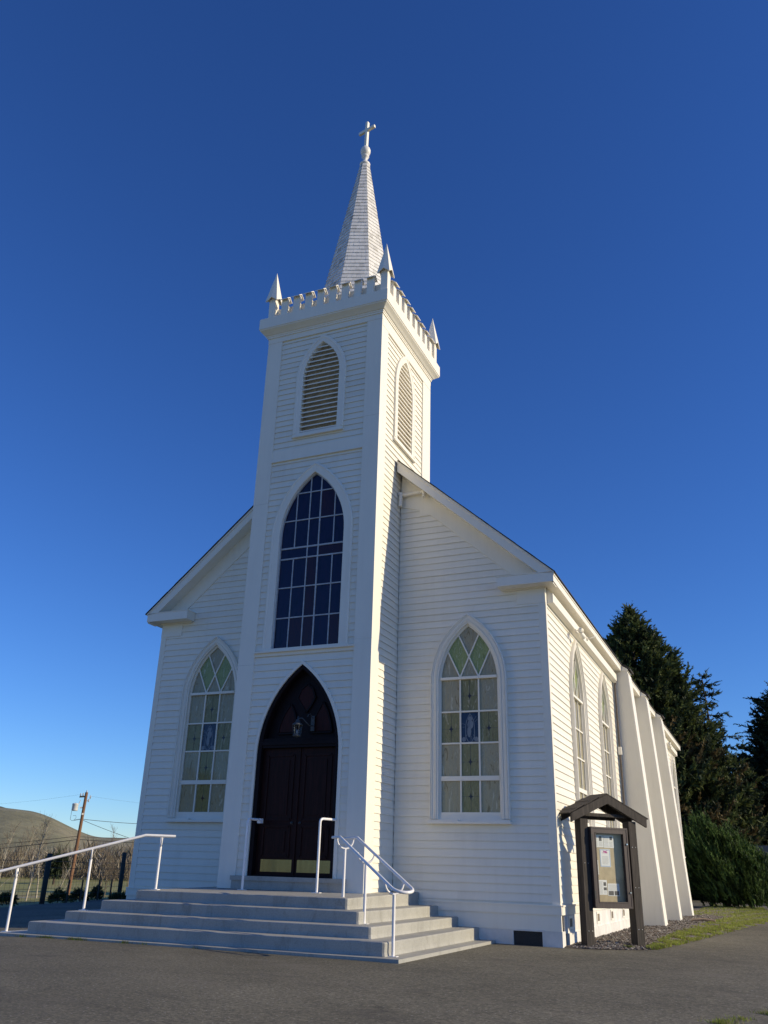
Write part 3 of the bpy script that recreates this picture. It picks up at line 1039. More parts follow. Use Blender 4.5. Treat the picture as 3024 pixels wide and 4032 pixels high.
# big tower window
def big_window():
    A = ABIG; F = F_tower
    mb = MB()
    casing(mb, F, A, [(.235, -.05), (.235, .012), (.22, .03), (.19, .034), (.18, .022), (.165, .018), (.02, .016), (.0, .006), (.0, -.10)])
    c = P('window', mb, [TRIM])
    mb = MB()
    mb.box(-T2 + CBW, T2 - CBW, 5.88, 5.925, -.05, .05, 0, F)
    mb.box(-1.14, 1.16, 5.925, 5.97, -.05, .03, 0, F)
    mb.box(-T2 + CBW, T2 - CBW, 5.80, 5.88, -.05, -.012, 0, F)
    mb.build('sill', [TRIM], c)
    mb = MB()
    u = A.u; w0, w1 = -.10, -.07
    casing(mb, F, A, [(.0, w1), (-.03, w1), (-.03, w0 - .02)])
    def span(z, a=-9, b=9):
        h = A.half(z) - .02
        return (max(u - h, a), z), (min(u + h, b), z)
    X = [-.487, -.112, .19, .598]
    for z, t in ((6.735, .028), (7.508, .028), (8.262, .035), (8.545, .04), (9.29, .028)):
        mb.bar(F, *span(z), t, w0, w1)
    mb.bar(F, *span(10.04), .028, w0, w1)
    for i, x in enumerate(X):
        t = .034 if i == 2 else .026
        top = 10.5
        while A.half(top) is None or abs(x - u) > A.half(top) - .02: top -= .01
        if i in (0, 3):
            mb.bar(F, (x, 5.97), (x, 8.262), t, w0, w1 - .003); mb.bar(F, (x, 8.545), (x, top if i == 3 else 10.04), t, w0, w1 - .003)
            if i == 3: pass
        else:
            mb.bar(F, (x, 5.97), (x, top), t, w0, w1 - .002)
    mb.build('glazing_bars', [simple('grey_white_bar_paint', (.42, .44, .47), .5, .2, 12)], c)
    mb = MB()
    arch = A.off(-.01).poly(16)
    xs = [-1, *X, 1]; zs = [5.9, 6.735, 7.508, 8.262, 8.545, 9.29, 10.04, 10.7]
    wine = {(2, 0), (2, 1), (2, 2), (1, 0), (3, 0), (4, 0), (3, 5), (0, 3), (3, 3), (4, 3), (3, 4), (2, 3)}
    wine = {(2, 1), (2, 2), (2, 0), (1, 0), (4, 0), (3, 3), (4, 3), (3, 5)}
    r = random.Random(3)
    for i in range(5):
        for j in range(7):
            pg = arch
            for cl in ((-1, 0, -xs[i]), (1, 0, xs[i + 1]), (0, -1, -zs[j]), (0, 1, zs[j + 1])):
                pg = clip_poly(pg, *cl)
                if len(pg) < 3: break
            if len(pg) < 3: continue
            tx, tz = r.uniform(-.004, .004), r.uniform(-.003, .003)
            mx_, mz_ = sum(p[0] for p in pg) / len(pg), sum(p[1] for p in pg) / len(pg)
            mb.face([F(a, b, -.092 + tx * (a - mx_) + tz * (b - mz_)) for a, b in pg], 1 if (i, j) in wine else 0)
    mb.build('pane', [NAVY, WINE], c)
big_window()

# door
def door():
    A = ADOOR; F = F_tower
    mb = MB()
    casing(mb, F, A, [(.075, -.05), (.075, .0), (.068, .012), (.0, .012), (.0, -.03)])
    cas = P('door_casing', mb, [TRIM])
    mb = MB()
    casing(mb, F, A, [(.0, -.028), (-.015, -.02), (-.07, -.02), (-.095, -.04), (-.10, -.30)])
    mb.box(A.u - .95, A.u + .95, 3.66, 3.87, -.24, -.06, 0, F)
    mb.box(A.u - .97, A.u + .97, 3.72, 3.80, -.24, -.035, 0, F)
    mb.face([F(u, z, -.235) for u, z in A.off(-.08).poly()], 0)
    d = P('door', mb, [DOORF])
    # tracery head with three red lights
    mb = MB()
    up = A.off(-.09)
    def pan(pts):
        mb.prism(pts, F, -.2348, -.20, 0)
        n = len(pts); cx = sum(p[0] for p in pts) / n; cz = sum(p[1] for p in pts) / n
        big = [(cx + (p[0] - cx) * 1.13, cz + (p[1] - cz) * 1.13) for p in pts]
        for p, q in zip(big, big[1:] + big[:1]):
            mb.bar(F, p, q, .040, -.233, -.185, 1)
    pan([(-.135, 4.80), (-.06, 4.98), (.08, 5.08), (.20, 4.98), (.27, 4.80), (.20, 4.66), (.08, 4.50), (-.04, 4.66)])
    pan([(-.60, 4.03), (-.16, 4.03), (-.18, 4.25), (-.24, 4.45), (-.335, 4.62), (-.46, 4.45), (-.56, 4.22)])
    pan([(.245, 4.03), (.735, 4.03), (.70, 4.22), (.62, 4.45), (.51, 4.64), (.40, 4.45), (.29, 4.22)])
    mb.build('tracery', [DOORR, DOORF], d)
    for s in (-1, 1):
        mb = MB()
        cx = A.u
        x0, x1 = (cx + .006, cx + .945) if s > 0 else (cx - .945, cx - .006)
        mb.box(x0, x1, .985, 3.655, -.2, -.165, 0, F)
        for (z0, z1) in ((1.36, 1.98), (2.12, 3.5)):
            a, b = x0 + .14, x1 - .14
            for (p, q) in (((a, z0), (b, z0)), ((b, z0), (b, z1)), ((b, z1), (a, z1)), ((a, z1), (a, z0))):
                mb.bar(F, p, q, .05, -.166, -.145, 0)
            mb.box(a + .10, b - .10, z0 + .10, z1 - .10, -.166, -.150, 1, F)
        if s > 0: mb.box(cx - .03, cx + .03, .985, 3.65, -.164, -.14, 0, F)
        lf = mb.build('door_leaf', [DOORM, DOORP], d)
        mb = MB()
        k0, k1 = (cx + .09, cx + .925) if s > 0 else (cx - .80, cx + .0)
        k0, k1 = (.105, .93) if s > 0 else (-.80, -.02)
        mb.box(k0, k1, 1.05, 1.30, -.164, -.159, 0, F)
        mb.build('kick_plate', [BRASS], lf)
        mb = MB()
        kx = cx + s * .10
        mb.lathe([(.0, .0), (.03, .0), (.03, .012), (.0, .012)], (0, 0), 10)
        mb.v = [F(kx + x, 2.05 + y, -.162 + z) for x, y, z in mb.v]
        mb.tube([F(kx, 2.05, -.16), F(kx, 2.05, -.10)], .012, 8)
        mb.build('handle', [IRON], lf)
    # stone threshold
    mb = MB()
    mb.prism([(-.02, .69), (.0, .69), (.0, .86), (-.0, .88), (-.02, .88)], lambda w, z, u: F(u, z, w + .09), -T2 + CBW - .03, T2 - CBW + .03, 0)
    mb.box(-T2 + CBW - .05, T2 - CBW + .05, .865, .955, -.30, .125, 0, F)
    mb.box(-T2 + CBW - .03, T2 - CBW + .03, .66, .864, -.3, .07, 0, F)
    mb.build('threshold', [STEPM], d)
    mb = MB()
    mb.box(A.u - .95, A.u + .95, .9551, .984, -.26, -.10, 0, F)
    mb.build('sill', [DOORF], d)
door()

# ---- spire
def spire():
    mb = MB()
    r = random.Random(5)
    zb, zt = 15.66, 22.72; rb, rt = 1.344, .14
    x0, xt = .035, .10
    e = .152
    nrow = int((zt - zb) / e)
    ph = radians(-46)
    for k in range(nrow):
        za, zc = zb + k * e, min(zb + (k + 1) * e + .012, zt)
        def ring(z, o):
            t = (z - zb) / (zt - zb); rr = rb + (rt - rb) * t + o; cx = x0 + (xt - x0) * t
            return [Vector((cx + rr * sin(ph + q * pi / 4), yc - rr * cos(ph + q * pi / 4), z)) for q in range(8)]
        A, B, Ci = ring(za, .022), ring(zc, .004), ring(za, -.01)
        for q in range(8):
            a0, a1, b0, b1 = A[q], A[(q + 1) % 8], B[q], B[(q + 1) % 8]
            L = (a1 - a0).length
            n = max(1, round(L / .15)); off = r.uniform(0, .5)
            cuts = [0] + sorted(min(.97, max(.03, (i + off + r.uniform(-.12, .12)) / n)) for i in range(n)) + [1]
            for c0, c1 in zip(cuts[:-1], cuts[1:]):
                if c1 - c0 < .02: continue
                out = (a0 + a1) / 2 - Vector((x0, yc, za)); out.z = 0; out.normalize()
                j = out * r.uniform(-.003, .004) + Vector((0, 0, r.uniform(-.004, .004)))
                g = .0012 / L
                p0, p1 = a0.lerp(a1, c0 + g) + j, a0.lerp(a1, c1 - g) + j
                q0, q1 = b0.lerp(b1, c0 + g), b0.lerp(b1, c1 - g)
                i0, i1 = Ci[q].lerp(Ci[(q + 1) % 8], c0), Ci[q].lerp(Ci[(q + 1) % 8], c1)
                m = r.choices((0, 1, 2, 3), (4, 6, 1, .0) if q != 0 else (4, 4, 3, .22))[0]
                mb.add([p0, p1, q1, q0, i0, i1], [(0, 1, 2, 3), (4, 5, 1, 0)], m)
    mb.loft([ring(zb, -.01), ring(zt, -.02)], 2, True)
    s = P('spire', mb, SHING)
    cx = .095
    mb = MB()
    mb.lathe([(.0, 22.62), (.15, 22.66), (.172, 22.69), (.178, 22.73), (.160, 22.77), (.10, 22.79), (.078, 22.84), (.070, 22.92), (.078, 22.99), (.112, 23.03), (.128, 23.06), (.122, 23.085), (.085, 23.10), (.080, 23.115), (.110, 23.145), (.150, 23.20), (.168, 23.28), (.166, 23.35), (.145, 23.42), (.105, 23.475), (.05, 23.505), (.0, 23.51)], (cx, yc), 18)
    mb.build('finial', [SHING[1]], s)
    mb = MB()
    ca, sa = cos(radians(-13)), sin(radians(-13))
    def F(a, d, z): return (cx + .012 + a * ca - d * sa + (z - 23.5) * .012, yc + a * sa + d * ca, z)
    mb.box(-.046, .046, -.05, .05, 23.45, 24.60, 0, F)
    mb.box(-.325, -.0465, -.042, .042, 24.20, 24.30, 0, F)
    mb.box(.0465, .325, -.042, .042, 24.20, 24.30, 0, F)
    mb.build('cross', [TRIM], s)
spire()

# ------------------------------------------------------------------ entrance steps
def steps():
    mb = MB()
    TL = .0035
    # (half width, front y, top z)
    lv = [(2.38, -3.60, .648), (2.83, -4.07, .457), (3.28, -4.54, .255), (3.73, -5.00, .072)]
    zb = [.457, .255, .072, -.135]
    R_ = .035
    for i, ((h, yf, zt), z0) in enumerate(zip(lv, zb)):
        slope = .02 if i == 0 else .004
        # plan outline, back at y=0 (beside the tower), with rounded front nosing
        def ring(o, z, back):
            def zz(x, y): return z + TL * x + (slope * (y - yf) if back else 0)
            pts = [(-h + o, -.002), (-h + o, yf + o), (h - o, yf + o), (h - o, -.002)]
            out = []
            for k, (x, y) in enumerate(pts):
                if k in (1, 2):
                    sx = 1 if k == 1 else -1
                    seq = [(x, y + .05), (x + sx * .015, y + .015), (x + sx * .05, y)]
                    if k == 2: seq = seq[::-1]
                    out += [(a, b, zz(a, b)) for a, b in seq]
                else: out.append((x, y, zz(x, y)))
            return out
        rings = [ring(-.014, z0 - .05, False), ring(-.012, z0 + .008, False), ring(-.004, z0 + .03, False), ring(.0, z0 + .06, False), ring(-.002, zt - .022, True), ring(.002, zt - .008, True), ring(.012, zt - .001, True), ring(.03, zt, True)]
        mb.loft(rings, 0, True)
        r = rings[-1]
        mb.face(r, 0)
    # base slab
    a, b = 4.08, -5.27
    P8 = [(-a - .33, .18), (-a - .33, b), (a, b), (a, .18)]
    top = [(x, y, -.135 + TL * x) for x, y in P8]
    mb.loft([[(x + (.01 if x > 0 else -.01), y - (.01 if y < 0 else 0), -.4) for x, y in P8], [(x, y, z - .008) for x, y, z in top], top], 0, True)
    mb.face(top, 0)
    o = mb.build('entrance_steps', [STEPM])
    tag(o, 'wide grey concrete steps with flat landing in front of dark arched door', 'steps')
    md = o.modifiers.new('b', 'BEVEL'); md.width = .006; md.segments = 1; md.limit_method = 'ANGLE'; md.angle_limit = radians(50)
steps()

# ------------------------------------------------------------------ handrails
def pair_rail(s, label):
    posts = [(2.12, -3.27, .645), (2.83, -3.85, .262), (3.81, -4.86, -.125)] if s > 0 else [(-2.205, -3.194, .648), (-3.20, -4.11, .244), (-4.25, -4.98, -.15)]
    root = thing('handrail', label, 'handrail', posts[0], 'double pipe handrails flanking the steps')
    bend, sl0, top0 = (.18, -.335, 1.70) if s > 0 else (.34, -.284, 1.682)
    top = []
    for q in posts:
        al = (Vector(q) - Vector(posts[0])).xy.length
        top.append(top0 + sl0 * max(0, al - bend))
    d = (Vector(posts[2]) - Vector(posts[0])); d.z = 0; d.normalize()
    n = Vector((-d.y, d.x, 0)) * (1 if s > 0 else -1)
    for (x, y, z), t in zip(posts, top):
        mb = MB()
        mb.tube([(x, y, z), (x, y, t - .20)], .027, 12)
        mb.box(x - .08, x + .08, y - .05, y + .05, z - .004, z + .012, 0)
        c = Vector((x, y, t - .025))
        mb.tube([c + n * .165 * cos(a) + Vector((0, 0, -.175 * sin(a))) for a in np.linspace(0, pi, 15)], .018, 8)
        mb.build('post', [RAIL], root)
    r = .175
    pth = []
    sl = sl0
    p0 = Vector(posts[0]); p2 = Vector(posts[2])
    def pt(along, side):
        q = p0 + d * along + n * side
        z = top0 + (0 if along < bend else sl * (along - bend))
        return Vector((q.x, q.y, z))
    Lr = (p2 - p0).xy.length + (.30 if s > 0 else .55)
    e0 = -.23 if s > 0 else -.27
    one = [pt(e0, -r), pt(bend - .05, -r), pt(bend, -r), pt(bend + .08, -r), pt(Lr, -r)]
    loop = [pt(Lr + r * sin(a), -r * cos(a)) for a in np.linspace(.2, pi - .2, 11)]
    two = [pt(Lr, r), pt(bend + .08, r), pt(bend, r), pt(bend - .05, r), pt(-.5 if s > 0 else -.27, r)]
    mb = MB()
    mb.tube(one + loop + two, .026, 12)
    mb.build('rail', [RAIL], root)
    return root
pair_rail(1, 'white double pipe handrail with looped end, beside sunlit right corner of steps')
pair_rail(-1, 'white pipe handrail on left corner of steps, sloping down beyond photo edge')

def door_rail(base, wall, label):
    root = thing('door_rail', label, 'handrail', base, 'short rails beside the door')
    mb = MB()
    bx, by, bz = base
    mb.tube(arc_pts([(bx, by, bz), (bx, by, wall[2]), wall], .09, 6), .027, 12)
    mb.build('rail', [RAIL], root)
    mb = MB()
    mb.box(bx - .09, bx + .09, by - .05, by + .05, bz - .004, bz + .01, 0)
    mb.build('base_plate', [RAIL], root)
    return root
door_rail((.93, -2.05, .683), (1.08, -1.62, 2.11), 'thin white pipe rail bent into jamb on right of dark door')
r2 = door_rail((-.84, -2.05, .683), (-.78, -1.66, 2.10), 'thin white pipe rail ending in a bracket on left of dark door')
mb = MB()
mb.box(-.83, -.75, -1.68, -1.56, 2.03, 2.13, 0)
mb.build('bracket', [RAIL], r2)

# ------------------------------------------------------------------ door lantern
def lantern():
    cx, cy = .13, -1.86
    root = thing('wall_lantern', 'aged metal glass lantern mounted over dark double door', 'lantern', (cx, cy, 3.84))
    mb = MB()
    mb.box(cx + .12, cx + .21, TF + .14, TF + .17, 4.02, 4.36, 0)
    mb.tube([(cx + .165, TF + .14, 4.14), (cx + .165, TF - .02, 4.12), (cx + .14, TF - .12, 4.18), (cx + .08, TF - .2, 4.26), (cx + .02, TF - .24, 4.25), (cx, cy, 4.20)], .014, 8)
    mb.tube([(cx + .165, TF + .14, 4.30), (cx + .165, TF + .02, 4.38), (cx + .15, TF - .05, 4.36), (cx + .14, TF - .06, 4.31)], .01, 6)
    mb.build('bracket', [IRON], root)
    mb = MB()
    mb.lathe([(.0, 4.30), (.012, 4.28), (.015, 4.235), (.04, 4.22), (.05, 4.195), (.06, 4.16), (.115, 4.12), (.122, 4.10), (.11, 4.09), (.0, 4.09)], (cx, cy), 8)
    mb.lathe([(.0, 3.885), (.09, 3.885), (.10, 3.865), (.085, 3.845), (.03, 3.835), (.0, 3.82)], (cx, cy), 8)
    for k in range(6):
        a = k * pi / 3 + .3
        mb.tube([(cx + .105 * cos(a), cy + .105 * sin(a), 4.09), (cx + .082 * cos(a), cy + .082 * sin(a), 3.885)], .007, 5)
    mb.build('lantern_frame', [IRON], root)
    mb = MB()
    mb.lathe([(.10, 4.088), (.077, 3.886)], (cx, cy), 6)
    mb.build('glass', [CLEAR], root)
    mb = MB()
    mb.lathe([(.0, 3.89), (.025, 3.89), (.028, 3.95), (.02, 3.99), (.0, 4.0)], (cx, cy), 10)
    mb.build('bulb', [simple('frosted_bulb', (.25, .26, .26), .5, .05)], root)
lantern()

# ------------------------------------------------------------------ floodlights on the side frieze
def flood(y, z, label, small):
    x = W2 + .145
    root = thing('floodlight', label, 'floodlight', (x, y, z), None)
    mb = MB()
    mb.tube([(x - .001, y, z), (x + .03, y, z)], .055, 12)
    mb.tube([(x + .03, y, z), (x + .09, y, z + .02)], .014, 8)
    mb.build('mount', [TRIM], root)
    def head(dx, dy, dz, L, r0, r1, name='lamp_head'):
        d = Vector((dx, dy, dz)).normalized(); p = Vector((x + .08, y, z + .01))
        mb = MB()
        mb.tube([p + d * .02, p + d * .08, p + d * L * .8, p + d * L, p + d * (L - .02)], [.02, r0, r1, r1, r1 * .8], 12, 0)
        mb.tube([p + d * (L - .021), p + d * (L - .02)], r1 * .78, 12, 1)
        mb.build(name, [TRIM, DARKM], root)
    if not small:
        head(.25, .5, -.45, .26, .045, .075)
        head(.35, -.75, -.25, .26, .045, .075)
    else:
        head(.8, .5, .35, .2, .02, .025)
flood(2.75, 7.02, 'white twin-head floodlight above nearer arched side window', False)
flood(4.35, 7.2, 'small white sensor arm on side frieze beyond the twin floodlight', True)
flood(23.6, 7.0, 'white floodlight far along side wall beyond the buttresses', False)

# ------------------------------------------------------------------ bulletin board
BD = Vector((.68623, .72739, 0)); BN = Vector((.72739, -.68623, 0)); B0 = Vector((5.895, .373, 0))
def FB(s, z, w):
    p = B0 + BD * s + BN * w
    return (p.x, p.y, z)
def bulletin():
    root = thing('bulletin_board', 'weathered dark wooden notice board with small gabled roof and glazed case', 'notice board', FB(.7, -.19, -.1))
    zr0 = -.35
    for s0, s1, zt in ((-.0, .19, 2.28), (1.262, 1.455, 2.27)):
        mb = MB()
        mb.box(s0, s1, zr0, zt, -.21, .0, 0, FB)
        for zz in ((.15, 1.75, .95) if s0 > 1 else (.12, 1.4)):
            for ds in (.05, .14):
                mb.lathe([(.0, .0), (.011, .0), (.008, .006), (.0, .006)], (0, 0), 8, 1)
                nb = 32
                for i in range(len(mb.v) - nb, len(mb.v)):
                    x_, y_, z_ = mb.v[i]
                    mb.v[i] = FB(s0 + ds + x_, zz + y_, .001 + z_)
        mb.build('post', [WOODD, simple('galvanised_bolt', (.5, .5, .5), .35, .1, metal=.8)], root)
    # rafters front and back
    pk, sp = (.70, 2.80), .0
    for w0, w1 in ((.0005, .055), (-.50, -.445)):
        mb = MB()
        mb.prism([(-.255, 2.20), (.71, 2.615), (.71, 2.795), (.68, 2.795), (-.25, 2.375)], FB, w0, w1, 0)
        mb.prism([(1.715, 2.165), (1.725, 2.345), (.70, 2.797), (.711, 2.795), (.711, 2.615)], FB, w0 - .002, w1 - .002, 0)
        mb.build('rafter', [WOODD], root)
    mb = MB()
    for (a, b) in (((-.30, 2.36), (.70, 2.80)), ((1.77, 2.33), (.70, 2.80))):
        d = Vector((b[0] - a[0], b[1] - a[1])); L = d.length; d.normalize(); nn = Vector((-d.y, d.x)) * (1 if d.x > 0 else -1)
        nb = 5
        for k in range(nb):
            t0, t1 = L * k / nb, L * (k + 1.06) / nb
            if k == nb - 1: t1 = L
            lift = .004 + .006 * (k % 2) + .004
            q = [Vector(a) + d * t + nn * h for t, h in ((t0, lift), (t1, lift), (t1, lift + .02), (t0, lift + .02))]
            mb.prism([(p.x, p.y) for p in q], FB, -.56 + .03 * (k % 3), .045 - .012 * (k % 2), 0)
    mb.build('roof', [WOODD], root)
    mb = MB()
    mb.box(.19, 1.262, 2.345, 2.41, -.12, -.06, 0, FB)
    mb.box(.19, 1.262, 2.30, 2.40, -.50, -.45, 0, FB)
    mb.build('tie_beam', [WOODD], root)
    # case
    mb = MB()
    s0, s1, z0, z1 = .20, 1.16, .545, 2.125
    mb.box(s0, s1, z0, z1, -.08, -.05, 1, FB)
    for (a0, a1, b0, b1) in ((s0, s0 + .03, z0, z1), (s1 - .03, s1, z0, z1), (s0 + .03, s1 - .03, z0, z0 + .03), (s0 + .03, s1 - .03, z1 - .03, z1)):
        mb.box(a0, a1, b0, b1, -.0499, .02, 0, FB)
    mb.box(s1 + .001, 1.262, .75, 2.0, -.12, -.06, 0, FB)
    mb.build('display_case', [WOODF, simple('pinboard_tan', (.44, .37, .235), .9, .1, 9)], root)
    mb = MB()
    fw = .125
    for (a, b) in (((s0, z0), (s0 + fw, z1)), ((s1 - fw, z0), (s1, z1))):
        mb.prism([(a[0], z0 + (fw if a[0] > .5 and False else 0)), (b[0], z0 + 0), (b[0], z1), (a[0], z1)], FB, .021, .07, 0)
    mb.box(s0 + fw + .001, s1 - fw - .001, z0, z0 + fw, .021, .069, 0, FB)
    mb.box(s0 + fw + .001, s1 - fw - .001, z1 - fw, z1, .021, .069, 0, FB)
    # inner and outer beads
    for o, w, t in ((0.02, .078, .03), (fw - .012, .076, .02)):
        for (p, q) in (((s0 + o, z0 + o), (s1 - o, z0 + o)), ((s1 - o, z0 + o), (s1 - o, z1 - o)), ((s1 - o, z1 - o), (s0 + o, z1 - o)), ((s0 + o, z1 - o), (s0 + o, z0 + o))):
            mb.bar(FB, p, q, t, .069, w, 0)
    fr = mb.build('case_door', [WOODF], root)
    mb = MB()
    mb.face([FB(a, b, .032) for a, b in ((s0 + fw - .005, z0 + fw - .005), (s1 - fw + .005, z0 + fw - .005), (s1 - fw + .005, z1 - fw + .005), (s0 + fw - .005, z1 - fw + .005))])
    mb.build('glass', [CLEAR], fr)
    for zz in (.80, 1.90):
        mb = MB()
        mb.box(s0 - .004, s0 + .035, zz - .07, zz + .07, .05, .083, 0, FB)
        mb.build('hinge', [simple('black_hinge', (.015, .015, .016), .5, .1)], fr)
    for zz in (.85, 1.80):
        mb = MB()
        mb.tube([FB(s1 - .05, zz, .07), FB(s1 - .05, zz, .095)], .016, 10)
        mb.build('lock', [simple('chrome_lock', (.7, .7, .7), .2, .05, metal=1)], fr)
bulletin()
PAPER = simple('white_paper', (.72, .74, .70), .85, .03, 5)
INK = simple('printed_ink', (.10, .10, .10), .8, .2, 30)
GINK = simple('grey_text_ink', (.42, .43, .42), .8, .1, 30)
PBLUE = simple('pale_blue_border', (.30, .42, .60), .8, .1)
PINK = simple('red_violet_print', (.45, .08, .25), .8, .2, 30)
def paper(s0, s1, z0, z1, label, texts=(), pics=(), border=False, art=False):
    mb = MB()
    w = -.0490
    mb.box(s0, s1, z0, z1, w, w + .003, 0, FB)
    if border:
        t = .014
        for (p, q) in (((s0 + t, z0 + t), (s1 - t, z0 + t)), ((s1 - t, z0 + t), (s1 - t, z1 - t)), ((s1 - t, z1 - t), (s0 + t, z1 - t)), ((s0 + t, z1 - t), (s0 + t, z0 + t))):
            mb.bar(FB, p, q, .013, w + .0032, w + .004, 3)
    for (a, b, c, d) in texts:
        z = c
        while z < d:
            mb.box(s0 + (s1 - s0) * a, s0 + (s1 - s0) * (b - random.uniform(0, .12) * (b - a)), z0 + (z1 - z0) * z, z0 + (z1 - z0) * z + .006, w + .0031, w + .0036, 2, FB)
            z += .015 / (z1 - z0)
    for (a, b, c, d) in pics:
        mb.box(s0 + (s1 - s0) * a, s0 + (s1 - s0) * b, z0 + (z1 - z0) * c, z0 + (z1 - z0) * d, w + .0031, w + .0038, 1, FB)
    if art:
        r = random.Random(2)
        for k in range(7):
            a = (s0 + (s1 - s0) * r.uniform(.25, .4), z0 + (z1 - z0) * r.uniform(.78, .92)); b = (s0 + (s1 - s0) * r.uniform(.6, .8), z0 + (z1 - z0) * r.uniform(.74, .93))
            mb.bar(FB, a, b, .010, w + .0031, w + .0036 + k * .0002, 4)
    o = mb.build('paper_notice', [PAPER, INK, GINK, PBLUE, PINK], None, FB((s0 + s1) / 2, (z0 + z1) / 2, -.098))
    tag(o, label, 'notice', 'papers pinned in the notice board')
paper(.335, .595, 1.725, 1.97, 'white printed sheet pinned at top left of notice board', [(.08, .45, .1, .9), (.55, .92, .1, .45)], [(.58, .85, .5, .9)])
paper(.605, .865, 1.72, 1.97, 'white printed sheet at top of board, right beside another white sheet', [(.06, .5, .1, .85), (.55, .92, .1, .5)], [(.62, .86, .62, .9)])
paper(.485, .755, 1.34, 1.69, 'notice with pale blue border and red violet print at top', [(.2, .8, .15, .6)], [], True, True)
paper(.335, .43, 1.19, 1.47, 'narrow sheet with two dark pictures at left of board', [(.1, .9, .75, .95)], [(.15, .85, .4, .68), (.15, .85, .08, .34)])
paper(.395, .615, .80, 1.085, 'text sheet with two small dark pictures low on left of board', [(.06, .5, .08, .9), (.58, .92, .1, .25)], [(.6, .9, .6, .85), (.6, .95, .3, .5)])
paper(.635, .93, .78, 1.02, 'landscape sheet with two dark photographs along bottom, low right of board', [(.08, .9, .45, .92)], [(.05, .48, .05, .40), (.55, .95, .05, .40)])

# ------------------------------------------------------------------ foliage tools
def tufts(centers, dirs, n, L, Wd, spread, mids, nm, taper=True):
    """narrow leaf sprays: n triangles round each centre"""
    C = np.asarray(centers); D = np.asarray(dirs)
    K = len(C)
    c = np.repeat(C, n, 0); d = np.repeat(D, n, 0)
    d = d + RNG.normal(0, spread, d.shape); d /= np.linalg.norm(d, axis=1, keepdims=True)
    Ls = np.repeat(np.broadcast_to(L, (K,)), n) * RNG.uniform(.55, 1.25, K * n)
    side = np.cross(d, RNG.normal(0, 1, d.shape)); side /= np.linalg.norm(side, axis=1, keepdims=True) + 1e-9
    base = c + RNG.normal(0, 1, c.shape) * (Ls * .28)[:, None]
    Wv = np.repeat(np.broadcast_to(Wd, (K,)), n) * RNG.uniform(.6, 1.3, K * n)
    mid = base + d * (Ls * .45)[:, None]
    v = np.empty((K * n, 4, 3))
    v[:, 0] = base; v[:, 1] = mid + side * Wv[:, None] / 2; v[:, 2] = base + d * Ls[:, None]; v[:, 3] = mid - side * Wv[:, None] / 2
    m = np.repeat(np.asarray(mids), n)
    return v.reshape(-1, 3), m

def shoots(bases, dirs, n, L, leafL, leafW, ang, mids):
    """feathery shoots: small leaflets set along a curved axis"""
    C = np.asarray(bases); D = np.asarray(dirs, float); D /= np.linalg.norm(D, axis=1, keepdims=True)
    K = len(C)
    Ls = L * RNG.uniform(.6, 1.3, K)
    t = np.tile((np.arange(n) + .5) / n, K)
    d = np.repeat(D, n, 0); c = np.repeat(C, n, 0); ln = np.repeat(Ls, n)
    bend = np.repeat(RNG.normal(0, .22, (K, 3)), n, 0)
    p = c + d * (t * ln)[:, None] + bend * (t * t * ln)[:, None]
    e = d + RNG.normal(0, ang, d.shape) + bend * t[:, None]; e /= np.linalg.norm(e, axis=1, keepdims=True)
    side = np.cross(e, RNG.normal(0, 1, e.shape)); side /= np.linalg.norm(side, axis=1, keepdims=True) + 1e-9
    l = leafL * (1.15 - .75 * t) * RNG.uniform(.7, 1.3, len(t)); w = leafW * (1.15 - .7 * t) * RNG.uniform(.7, 1.3, len(t))
    v = np.empty((len(t), 4, 3))
    v[:, 0] = p - e * (l * .3)[:, None]; v[:, 1] = p + e * (l * .25)[:, None] + side * w[:, None] / 2; v[:, 2] = p + e * l[:, None]; v[:, 3] = p + e * (l * .25)[:, None] - side * w[:, None] / 2
    return v.reshape(-1, 3), np.repeat(np.asarray(mids), n)

def leaf_obj(name, v, m, mats, parent=None, loc=None):
    nq = len(v) // 4
    me = bpy.data.meshes.new(name)
    off = np.array(loc if loc is not None else (0, 0, 0))
    me.vertices.add(len(v)); me.vertices.foreach_set('co', (v - off).astype(np.float32).ravel())
    me.loops.add(nq * 4); me.loops.foreach_set('vertex_index', np.arange(nq * 4, dtype=np.int32))
    me.polygons.add(nq)
    me.polygons.foreach_set('loop_start', np.arange(0, nq * 4, 4, dtype=np.int32))
    for x in mats: me.materials.append(x)
    me.polygons.foreach_set('material_index', m.astype(np.int32))
    me.update(calc_edges=True); me.validate()
    o = bpy.data.objects.new(name, me); o.location = tuple(off)
    col.objects.link(o)
    if parent is not None:
        o.parent = parent
        if loc is None: o.matrix_parent_inverse = Matrix.Translation(-parent_world(parent))
    return o

def leaf_mat(name, c, var=.35, scale=1.5, trans=.25):
    m, nt, b = nodes(name)
    n = noise(nt, coords(nt), scale, 3)
    cl = ramp(nt, n, [(.3, tuple(x * (1 - var) for x in c)), (.7, tuple(x * (1 + var) for x in c))])
    nt.links.new(cl, b.inputs['Base Color']); b.inputs['Roughness'].default_value = .65
    b.inputs['Specular IOR Level'].default_value = .25
    t = nt.nodes.new('ShaderNodeBsdfTranslucent'); nt.links.new(cl, t.inputs[0])
    ms = nt.nodes.new('ShaderNodeMixShader'); ms.inputs[0].default_value = trans
    nt.links.new(b.outputs[0], ms.inputs[1]); nt.links.new(t.outputs[0], ms.inputs[2])
    nt.links.new(ms.outputs[0], nt.nodes['Material Output'].inputs[0])
    return m
LG = leaf_mat('conifer_green', (.10, .125, .040))
LD_ = leaf_mat('conifer_dark_green', (.030, .045, .022))
LB = leaf_mat('conifer_brown', (.125, .095, .042))
LJ = leaf_mat('juniper_green', (.028, .055, .014))
LJ2 = leaf_mat('juniper_bright_green', (.095, .155, .038))
